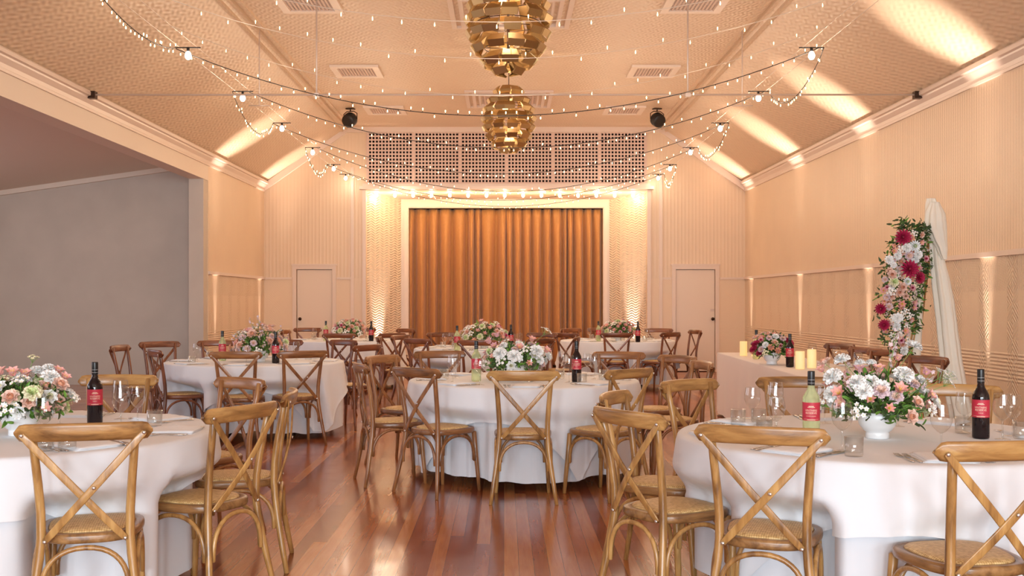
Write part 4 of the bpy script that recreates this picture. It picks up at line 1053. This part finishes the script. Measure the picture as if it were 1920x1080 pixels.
def carnation(col, inner, n=1.0):
    rnd = random.Random(3); m = MB()
    for k_ in range(5):
        cnt = (4, 7, 9, 10, 9)[k_]
        for i in range(cnt): petal(m, (.024 + .002 * k_) * n, .020 * n, .4, .15, .002 * n, 2 * PI * i / cnt + k_ * .9 + rnd.uniform(-.2, .2), .15 + k_ * .30, 0 if k_ > 1 else 1, 3, 2, .11, rnd.uniform(0, 6))
    return m.mesh('carnation', [col, inner])
def dahlia(col, inner, n=1.0):
    m = MB()
    for k_ in range(5):
        cnt = (5, 8, 11, 13, 14)[k_]
        for i in range(cnt): petal(m, (.016 + .0048 * k_) * n, .015 * n, -1.0, .1, .003 * n, 2 * PI * i / cnt + k_ * .5, .2 + k_ * .30, 0 if k_ > 1 else 1, 3, 1, 0, 0, .25)
    return m.mesh('dahlia', [col, inner])
def lily(col, inner, n=1.0):
    m = MB()
    for i in range(6): petal(m, .036 * n, (.034 if i % 2 else .026) * n, -1.1, .42, .003 * n, 2 * PI * i / 6 + (i % 3) * .1, .30, 0, 5, 2, .04, i, .05)
    for i in range(3): petal(m, .022 * n, .009 * n, -.6, .3, .002 * n, 2 * PI * (i + .5) / 3, .38, 1, 3, 1)
    for i in range(5): m.cur = 1; a = 2 * PI * i / 5; m.tube([(0, 0, 0), (.008 * math.cos(a) * n, .008 * math.sin(a) * n, .030 * n)], .0008, 4)
    return m.mesh('peruvian_lily', [col, inner])
def blossom(col, inner, n=1.0, seed=1, cnt=9, spike=False):
    rnd = random.Random(seed); m = MB()
    for q in range(cnt):
        if spike: c_ = Vector((rnd.uniform(-.012, .012), rnd.uniform(-.012, .012), .010 + .012 * q)) * n; tl = 1.1; a0 = q * 2.4
        else:
            a = q * 2.4; r_ = .011 * math.sqrt(q); c_ = Vector((r_ * math.cos(a), r_ * math.sin(a), .03 - r_ * .35)) * n; tl = r_ * 14; a0 = a
        R1 = Matrix.Translation(c_) @ Matrix.Rotation(a0, 4, 'Z') @ Matrix.Rotation(tl, 4, 'Y'); s_ = MB()
        for i in range(5): petal(s_, .010 * n, .009 * n, 0, .1, .001, 2 * PI * i / 5, 1.1, 0, 2, 1)
        s_.cur = 1; s_.lathe([(0, .003 * n), (.002 * n, .001), (.002 * n, 0)], 5)
        m.merge(s_, R1); m.cur = 2; m.tube([(0, 0, -.01), tuple(c_)], .0008, 4, round_ends=False)
    return m.mesh('blossom_cluster', [col, inner, 'stem'])
FL = {}
def mk(key, fn, *a, **k): FL[key] = (fn(*a, **k), key.split('-')[0])
mk('rose-blush', rose, 'f_blush', 'f_peach', 1.1); mk('rose-pink', rose, 'f_pink', 'f_magenta', .9); mk('rose-peach', rose, 'f_peach', 'f_coral', 1.0); mk('rose-white', rose, 'f_white', 'f_cream', 1.15)
mk('carnation-white', carnation, 'f_white', 'f_white', 1.15); mk('carnation-cream', carnation, 'f_cream', 'f_greenw', 1.05); mk('carnation-lilac', carnation, 'f_lilac', 'f_blush', .9)
mk('dahlia-magenta', dahlia, 'f_magenta', 'f_magenta', 1.35); mk('dahlia-cream', dahlia, 'f_white', 'f_greenw', 1.2)
mk('lily-coral', lily, 'f_coral', 'f_yellow', 1.0); mk('lily-pink', lily, 'f_pink', 'f_yellow', 1.0)
mk('blossom-white', blossom, 'f_white', 'f_yellow', 1.1, seed=2); mk('blossom-lilac', blossom, 'f_lilac', 'f_white', .95, seed=4, cnt=8, spike=True); mk('blossom-cream', blossom, 'f_cream', 'f_greenw', 1.0, seed=5)
PART = dict(rose='rose', carnation='carnation', dahlia='dahlia', lily='lily', blossom='blossom_cluster')
def leafy(m, p, d, n, L, rnd, mats=(0, 1)):
    d = Vector(d).normalized()
    for i in range(n):
        b = Vector(p) + Vector((rnd.gauss(0, 1), rnd.gauss(0, 1), rnd.gauss(0, 1))) * L * .5
        dd = (d + Vector((rnd.gauss(0, .6), rnd.gauss(0, .6), rnd.gauss(0, .5)))).normalized(); q = dd.to_track_quat('Z', 'X').to_matrix().to_4x4()
        s_ = MB(); petal(s_, L * rnd.uniform(.7, 1.25), L * rnd.uniform(.38, .55), -.5, rnd.uniform(-.1, .45), 0, rnd.uniform(0, 6), .25, rnd.choice(mats), 4, 1, 0, 0, .35); m.merge(s_, Matrix.Translation(b) @ q)
def bowl_mesh():
    m = MB(); m.lathe([(.050, 0), (.052, .003), (.052, .024), (.050, .028), (.062, .036), (.080, .060), (.087, .085), (.0875, .118), (.0855, .120), (.0835, .118), (.083, .085), (.06, .045), (0, .036)], 40); return m
BOWL = bowl_mesh().mesh('footed_bowl', 'ceramic')
def arrangement(loc, label, seed, pal, sx=.25, sy=.23, sz=.20, n=46, extra=(), sizes=1.0, name='flower_arrangement', cat='flowers', asym=0):
    rnd = random.Random(seed); t = thing(name, label, cat, loc, rnd.uniform(0, 1) * 0, 'flower centrepieces')
    ob('footed_bowl', BOWL, None, t); c = Vector((0, 0, .135)); keys = [k_ for k_, w_ in pal for _ in range(w_)]
    m = MB(); 
    for i in range(150):
        a = i * 2.399963; zz = rnd.uniform(-.25, .95); r_ = math.sqrt(max(0, 1 - zz * zz)); d = Vector((r_ * math.cos(a), r_ * math.sin(a), max(zz, -.2)))
        rad = rnd.uniform(.35, .92); leafy(m, c + Vector((d.x * sx * rad * .9, d.y * sy * rad * .9, d.z * sz * rad)), d + Vector((0, 0, .2)), 4, .042, rnd)
    ob('foliage', m, ['leaf', 'leafd'], t)
    st = MB(); k0 = 0
    for i in range(n):
        u = (i + .5) / n; zz = 1 - u * 1.12; a = i * 2.399963 + seed; r_ = math.sqrt(max(0, 1 - zz * zz)); d = Vector((r_ * math.cos(a), r_ * math.sin(a), zz))
        rad = rnd.uniform(.85, 1.12); p = c + Vector((d.x * sx * rad + asym * d.z * .05, d.y * sy * rad, max(-.02, d.z * sz * rad)))
        key = rnd.choice(keys); me, kk = FL[key]; q = (d + Vector((0, -.25, .25)) + Vector((rnd.gauss(0, .2), rnd.gauss(0, .2), 0))).normalized().to_track_quat('Z', 'Y').to_euler()
        ob(PART[kk], me, None, t, p - d * .01, q, sizes * rnd.uniform(.85, 1.15)); st.tube([tuple(c * .6), tuple(p)], .0014, 5, round_ends=False)
    for (x, y, z, key, s_) in extra:
        me, kk = FL[key]; d = Vector((x, y - .05, z + .05)).normalized(); ob(PART[kk], me, None, t, (x, y, z), d.to_track_quat('Z', 'Y').to_euler(), s_); st.tube([(x * .1, y * .1, .12), (x * .55, y * .5, z * .75), (x, y, z)], .0014, 5)
    ob('flower_stems', st, 'stem', t); return t
palA = [('carnation-white', 5), ('carnation-cream', 2), ('lily-coral', 4), ('lily-pink', 2), ('blossom-white', 3), ('carnation-lilac', 3), ('rose-white', 2), ('blossom-lilac', 2), ('rose-blush', 2)]
palL = [('carnation-white', 3), ('carnation-cream', 2), ('lily-coral', 3), ('rose-blush', 4), ('blossom-white', 3), ('blossom-cream', 3), ('rose-white', 2)]
palM = [('rose-blush', 6), ('lily-pink', 2), ('blossom-lilac', 2), ('carnation-cream', 2), ('rose-peach', 3), ('carnation-lilac', 3), ('blossom-white', 2)]
palB = [('lily-pink', 3), ('lily-coral', 3), ('blossom-white', 3), ('rose-blush', 3), ('carnation-cream', 3), ('rose-pink', 2)]
palH = [('rose-blush', 4), ('rose-pink', 1), ('dahlia-magenta', 1), ('carnation-lilac', 3), ('blossom-cream', 3), ('carnation-white', 2), ('rose-peach', 3)]
def L3(px, py, o, dy=0.0):     # place relative to the arrangement, at its own distance
    s = F / (o.y + dy); return ((px - VX) / s - o.x, dy, H - (py - VY) / s - o.z)
o = on(1645, 821, ZT)
ex = [(*L3(px, py, o, dy), k_, s_) for px, py, dy, k_, s_ in [(1714, 650, .03, 'carnation-white', 1.0), (1675, 655, 0, 'blossom-lilac', 1.0), (1682, 676, .0, 'lily-coral', 1.0), (1667, 690, -.02, 'blossom-lilac', 1.2), (1579, 675, .0, 'carnation-white', 1.05), (1612, 681, .02, 'carnation-white', .7),
      (1633, 681, .02, 'carnation-white', .7), (1648, 698, -.05, 'lily-coral', 1.1), (1761, 709, 0, 'blossom-white', 1.2), (1772, 722, -.03, 'blossom-white', 1.0), (1777, 708, .02, 'blossom-white', 1.0), (1738, 740, -.05, 'carnation-white', .9), (1733, 702, 0, 'lily-pink', 1.0), (1547, 682, .05, 'rose-blush', 1.0),
      (1543, 697, 0, 'lily-coral', .9), (1562, 707, -.1, 'carnation-white', 1.25), (1575, 741, -.2, 'lily-coral', 1.2), (1620, 735, -.2, 'carnation-white', 1.1), (1652, 735, -.21, 'carnation-lilac', 1.25), (1685, 735, -.2, 'lily-coral', 1.25), (1694, 703, -.13, 'carnation-white', 1.3), (1712, 721, -.12, 'carnation-lilac', 1.1), (1736, 765, -.1, 'lily-coral', 1.1), (1607, 717, -.15, 'carnation-white', 1.1)]]
arrangement(o, 'largest centrepiece of white and coral flowers in white bowl, front right table', 11, palA, .245, .22, .175, 44, ex, 1.0)
o = on(38, 816, ZT)
ex = [(*L3(px, py, o, dy), k_, s_) for px, py, dy, k_, s_ in [(25, 705, -.1, 'lily-coral', 1.2), (47, 707, -.05, 'lily-coral', 1.1), (2, 703, -.05, 'lily-coral', 1.1), (61, 677, 0, 'blossom-cream', .9), (70, 697, 0, 'carnation-white', 1.0), (92, 692, 0, 'carnation-white', .9), (107, 700, 0, 'lily-coral', 1.0), (119, 712, -.05, 'lily-coral', 1.0), (95, 708, -.1, 'carnation-white', 1.2),
      (112, 723, -.12, 'rose-blush', 1.1), (138, 749, -.05, 'blossom-white', .7), (60, 738, -.2, 'carnation-cream', 1.2), (20, 747, -.2, 'rose-blush', 1.1), (14, 770, -.2, 'blossom-white', 1.2)]]
arrangement(o, 'white bowl of coral lilies and blush roses, front left table, cut by photo edge', 12, palL, .215, .21, .13, 40, ex, 1.0)
o = on(966, 713, ZT)
ex = [(*L3(px, py, o, dy), k_, s_) for px, py, dy, k_, s_ in [(1021, 626, 0, 'blossom-white', 1.4), (937, 663, -.2, 'carnation-white', 1.5), (964, 668, -.23, 'carnation-white', 1.5), (1006, 658, -.22, 'carnation-white', 1.5), (996, 640, -.1, 'lily-coral', 1.2), (974, 654, -.22, 'lily-coral', 1.2), (1022, 660, -.15, 'lily-coral', 1.3), (919, 644, 0, 'lily-pink', 1.3), (933, 632, .05, 'lily-pink', 1.2)]]
arrangement(o, 'white bowl with white carnations and coral lilies, centre table', 13, palA, .25, .22, .17, 44, ex, 1.05)
arrangement(on(488, 678, ZT), 'full bowl of blush roses and pink flowers, middle left table', 14, palM, .29, .24, .22, 60, (), 1.35)
arrangement(on(908, 653, ZT), 'wide bowl of coral and white flowers behind the centre table', 15, palB, .33, .26, .20, 64, (), 1.25)
arrangement(on(655, 639, ZT), 'small looking bowl of pink and white flowers, back left table', 16, palB, .26, .24, .19, 50, (), 1.3)
arrangement(on(1160, 639, ZT), 'small looking bowl of pink and white flowers, back right table', 17, palB, .27, .24, .17, 50, (), 1.3)
o = on(1447, 683, ZT)
arrangement(o, 'white bowl of pink roses and magenta blooms on the long table', 18, palH, .20, .19, .17, 46, [(*L3(px, py, o, -.1), 'dahlia-magenta', .9) for px, py in ((1417, 645), (1413, 655), (1425, 662))], 1.05)

# things on the long table
RB.place(on(1481, 688, ZT), -.3, 'red wine bottle on the long table, right of its flower bowl', 'red wine bottles')
WB.place(on(1418, 673, ZT), -.3, 'green wine bottle half hidden by the flowers on the long table', 'white wine bottles')
for px, py, h_, lab in ((1394, 667, .165, 'far left'), (1416, 668, .13, 'behind the flowers'), (1500, 692, .165, 'just right of the red bottle'), (1522, 690, .175, 'rightmost')):
    q = on(px, py, ZT); t = thing('pillar_candle', 'glowing ivory pillar candle on the long table, ' + lab, 'candle', q, 0, 'pillar candles')
    a = MB(); a.lathe([(.0, 0), (.040, 0), (.042, .004), (.042, h_ - .006), (.039, h_), (.032, h_ - .002), (.026, h_ - .010), (0, h_ - .012)], 28, cap=False); ob('wax', a, 'candle', t)
    a = MB(); a.tube([(0, 0, h_ - .012), (.001, 0, h_ - .002)], .0015, 6); ob('wick', a, 'black', t)
for px, py, k_, lab in ((1523, 683, 'L', 'wine glass behind the rightmost candle, long table'), (1568, 689, 'W', 'wine glass at far side of the long table, before the farthest chair'), (1548, 690, 'T', 'tumbler on the long table, right of the candles'), (1592, 694, 'T', 'tumbler on the long table, below the farthest chair'),
                        (1608, 703, 'W', 'wine glass on the near half of the long table'), (1640, 694, 'T', 'tumbler at the near right of the long table')): put(k_, on(px, py, ZT), lab)
for px, py, an, lab in ((1598, 686, .3, 'far'), (1632, 702, 1.7, 'near')): NP.place(on(px, py, ZT), an, 'folded white napkin on the long table, ' + lab + ' one', 'folded napkins')

# ------------------------------------------------------------------ ceremony arbour
ab = Vector((3.93, 9.75, 0)); apex = Vector((0.0, 0, 2.28))
t = thing('ceremony_arbour', 'slim three-legged timber arbour mostly hidden by white drape and flowers', 'arbour', ab)
for f_ in ((-.42, -.12), (.32, -.05), (0.0, .70)):
    a = MB(); a.tube([(f_[0], f_[1], .01), tuple(apex + Vector((-f_[0] * .04, -f_[1] * .04, -.03)))], .019, 10); ob('pole', a, 'oakZ', t)
def drape():
    rnd = random.Random(8); s = F / 9.75
    def w3(px, py): return Vector(((px - VX) / s - ab.x, 0, H - (py - VY) / s))
    m = MB()
    def strip(pts, seed, amp=.022, y0=-.10):
        rows = []; n = 40; r2 = random.Random(seed); ph = [r2.uniform(0, 6) for _ in range(3)]
        K = 46; seg = len(pts) - 1
        for k_ in range(K + 1):
            u = k_ / K * seg; i = min(seg - 1, int(u)); f_ = u - i; l0, r0, py0 = pts[i]; l1, r1, py1 = pts[i + 1]; f2 = f_ * f_ * (3 - 2 * f_) * .5 + f_ * .5
            l = l0 + (l1 - l0) * f2; r = r0 + (r1 - r0) * f2; py = py0 + (py1 - py0) * f_; ring = []; cx = (l + r) / 2; hw = (r - l) / 2
            for j in range(n):
                q = 2 * PI * j / n; rr = 1 + .22 * math.sin(6 * q + ph[0] + k_ * .035) + .10 * math.sin(11 * q + ph[1] - k_ * .05)
                p = w3(cx + hw * math.cos(q) * rr * .88, py); p.y = y0 + math.sin(q) * hw / s * .65 * rr + (py - 400) * -.00012; ring.append(tuple(p))
            rows.append(ring)
        m.grid(rows, closed=True); k0 = len(m.v) - len(rows) * n; m.face([k0 + j for j in range(n)]); m.face([k0 + (len(rows) - 1) * n + j for j in range(n)][::-1])
    strip([(1730, 1746, 374), (1728, 1750, 385), (1727, 1754, 410), (1722, 1758, 430), (1735, 1757, 455), (1736, 1762, 490), (1739, 1771, 530), (1743, 1778, 570), (1747, 1782, 610), (1751, 1788, 660), (1758, 1797, 720), (1768, 1808, 780), (1775, 1818, 835), (1775, 1824, 850)], 1)
    strip([(1731, 1748, 382), (1722, 1757, 405), (1720, 1759, 428), (1730, 1760, 445), (1744, 1762, 470), (1752, 1761, 488)], 3, y0=-.16)
    return m
a = ob('white_drape', drape(), 'sheer', loc=ab); tag(a, 'twisted ivory fabric drape falling from the arbour top to the floor', 'drape')
m2 = MB()
s_ = F / 9.75
rows = []
for k_ in range(20):
    u = k_ / 19; py = 430 + u * 420; cx = 1728 - 24 * u ** .8; ring = []
    for j in range(16):
        q = 2 * PI * j / 16; rr = .045 + .02 * u; ring.append((((cx - VX) / s_ - ab.x) + rr * math.cos(q) * (1 + .2 * math.sin(5 * q)), -.02 + rr * math.sin(q), H - (py - VY) / s_))
    rows.append(ring)
m2.grid(rows, closed=True); a = ob('sheer_drape', m2, 'sheer', loc=ab); tag(a, 'narrow sheer drape on the left arbour leg, behind the hanging flowers', 'drape')
def spray():
    rnd = random.Random(21); o = Vector((ab.x - .30, ab.y - .22, 0)); t = thing('hanging_flower_spray', 'tall hanging spray of magenta, blush and white flowers on the arbour', 'flowers', o)
    s = F / o.y
    def w3(px, py, dy=0): return Vector(((px - VX) / s - o.x, dy, H - (py - VY) / s))
    # outline of the spray: y -> (left, right)
    prof_ = [(425, 1690, 1735), (450, 1668, 1738), (480, 1662, 1738), (510, 1655, 1738), (545, 1648, 1738), (575, 1646, 1728), (600, 1650, 1722), (625, 1654, 1716), (650, 1660, 1708), (668, 1676, 1700)]
    def span(y):
        for a_, b_ in zip(prof_, prof_[1:]):
            if a_[0] <= y <= b_[0]: f_ = (y - a_[0]) / (b_[0] - a_[0]); return a_[1] + (b_[1] - a_[1]) * f_, a_[2] + (b_[2] - a_[2]) * f_
        return prof_[-1][1:]
    m = MB()
    for i in range(330):
        y = rnd.uniform(420, 672); l, r = span(y); x = rnd.uniform(l + 4, r + 4); 
        if rnd.random() < .35: x = rnd.uniform((l + r) / 2, r + 6)
        leafy(m, w3(x, y, rnd.uniform(-.02, .12)), (rnd.gauss(0, 1), -1, rnd.gauss(.1, .8)), 4, .048, rnd, (1, 1, 0))
    for (x, y) in ((1700, 424), (1694, 418), (1712, 428), (1725, 428), (1736, 430), (1690, 430)): leafy(m, w3(x, y), (rnd.gauss(0, 1), -.4, 1), 9, .05, rnd, (1, 1))
    ob('foliage', m, ['leaf', 'leafd'], t)
    big = [(1686, 446, 'dahlia-magenta', 1.5), (1693, 465, 'carnation-white', 1.3), (1708, 462, 'dahlia-cream', 1.2), (1698, 505, 'dahlia-magenta', 1.7), (1716, 521, 'dahlia-magenta', 1.2), (1669, 529, 'carnation-cream', 1.4), (1697, 480, 'carnation-lilac', 1.4), (1728, 486, 'rose-pink', 1.0), (1666, 516, 'rose-blush', 1.2),
           (1684, 539, 'rose-blush', 1.3), (1679, 549, 'rose-blush', 1.2), (1703, 540, 'rose-pink', 1.0), (1650, 545, 'lily-pink', 1.1), (1645, 579, 'dahlia-magenta', 1.1), (1651, 609, 'dahlia-magenta', 1.1), (1676, 596, 'carnation-white', 1.3), (1684, 570, 'lily-coral', 1.3), (1690, 620, 'lily-coral', 1.1), (1669, 472, 'lily-coral', 1.0), (1694, 528, 'dahlia-cream', .9), (1660, 575, 'carnation-lilac', 1.2)]
    for x, y, k_, sz in big:
        me, kk = FL[k_]; d = Vector((rnd.uniform(-.3, .3) - (1690 - x) * .006, -1, rnd.uniform(-.1, .3))).normalized(); ob(PART[kk], me, None, t, w3(x, y, -.09), d.to_track_quat('Z', 'Y').to_euler(), sz)
    keys = ['rose-blush'] * 4 + ['blossom-lilac'] * 3 + ['blossom-white'] * 3 + ['rose-peach'] * 2 + ['carnation-lilac', 'carnation-white', 'lily-coral', 'rose-pink', 'lily-pink', 'blossom-cream']
    pts = []
    for i in range(4000):
        if len(pts) >= 75: break
        y = rnd.uniform(438, 662); l, r = span(y); x = rnd.uniform(l + 2, l + (r - l) * (.80 if y < 600 else .7)); 
        if all((x - a_) ** 2 + (y - b_) ** 2 > 62 for a_, b_ in pts) and all((x - b_[0]) ** 2 + (y - b_[1]) ** 2 > 50 for b_ in big): pts.append((x, y))
    for x, y in pts:
        k_ = rnd.choice(keys if y < 600 else keys + ['blossom-white', 'blossom-lilac'] * 6); me, kk = FL[k_]; d = Vector((rnd.uniform(-.5, .5) - (1692 - x) * .01, -1, rnd.uniform(-.5, .4))).normalized()
        ob(PART[kk], me, None, t, w3(x, y, rnd.uniform(-.08, -.03)), d.to_track_quat('Z', 'Y').to_euler(), rnd.uniform(.8, 1.2))
spray()
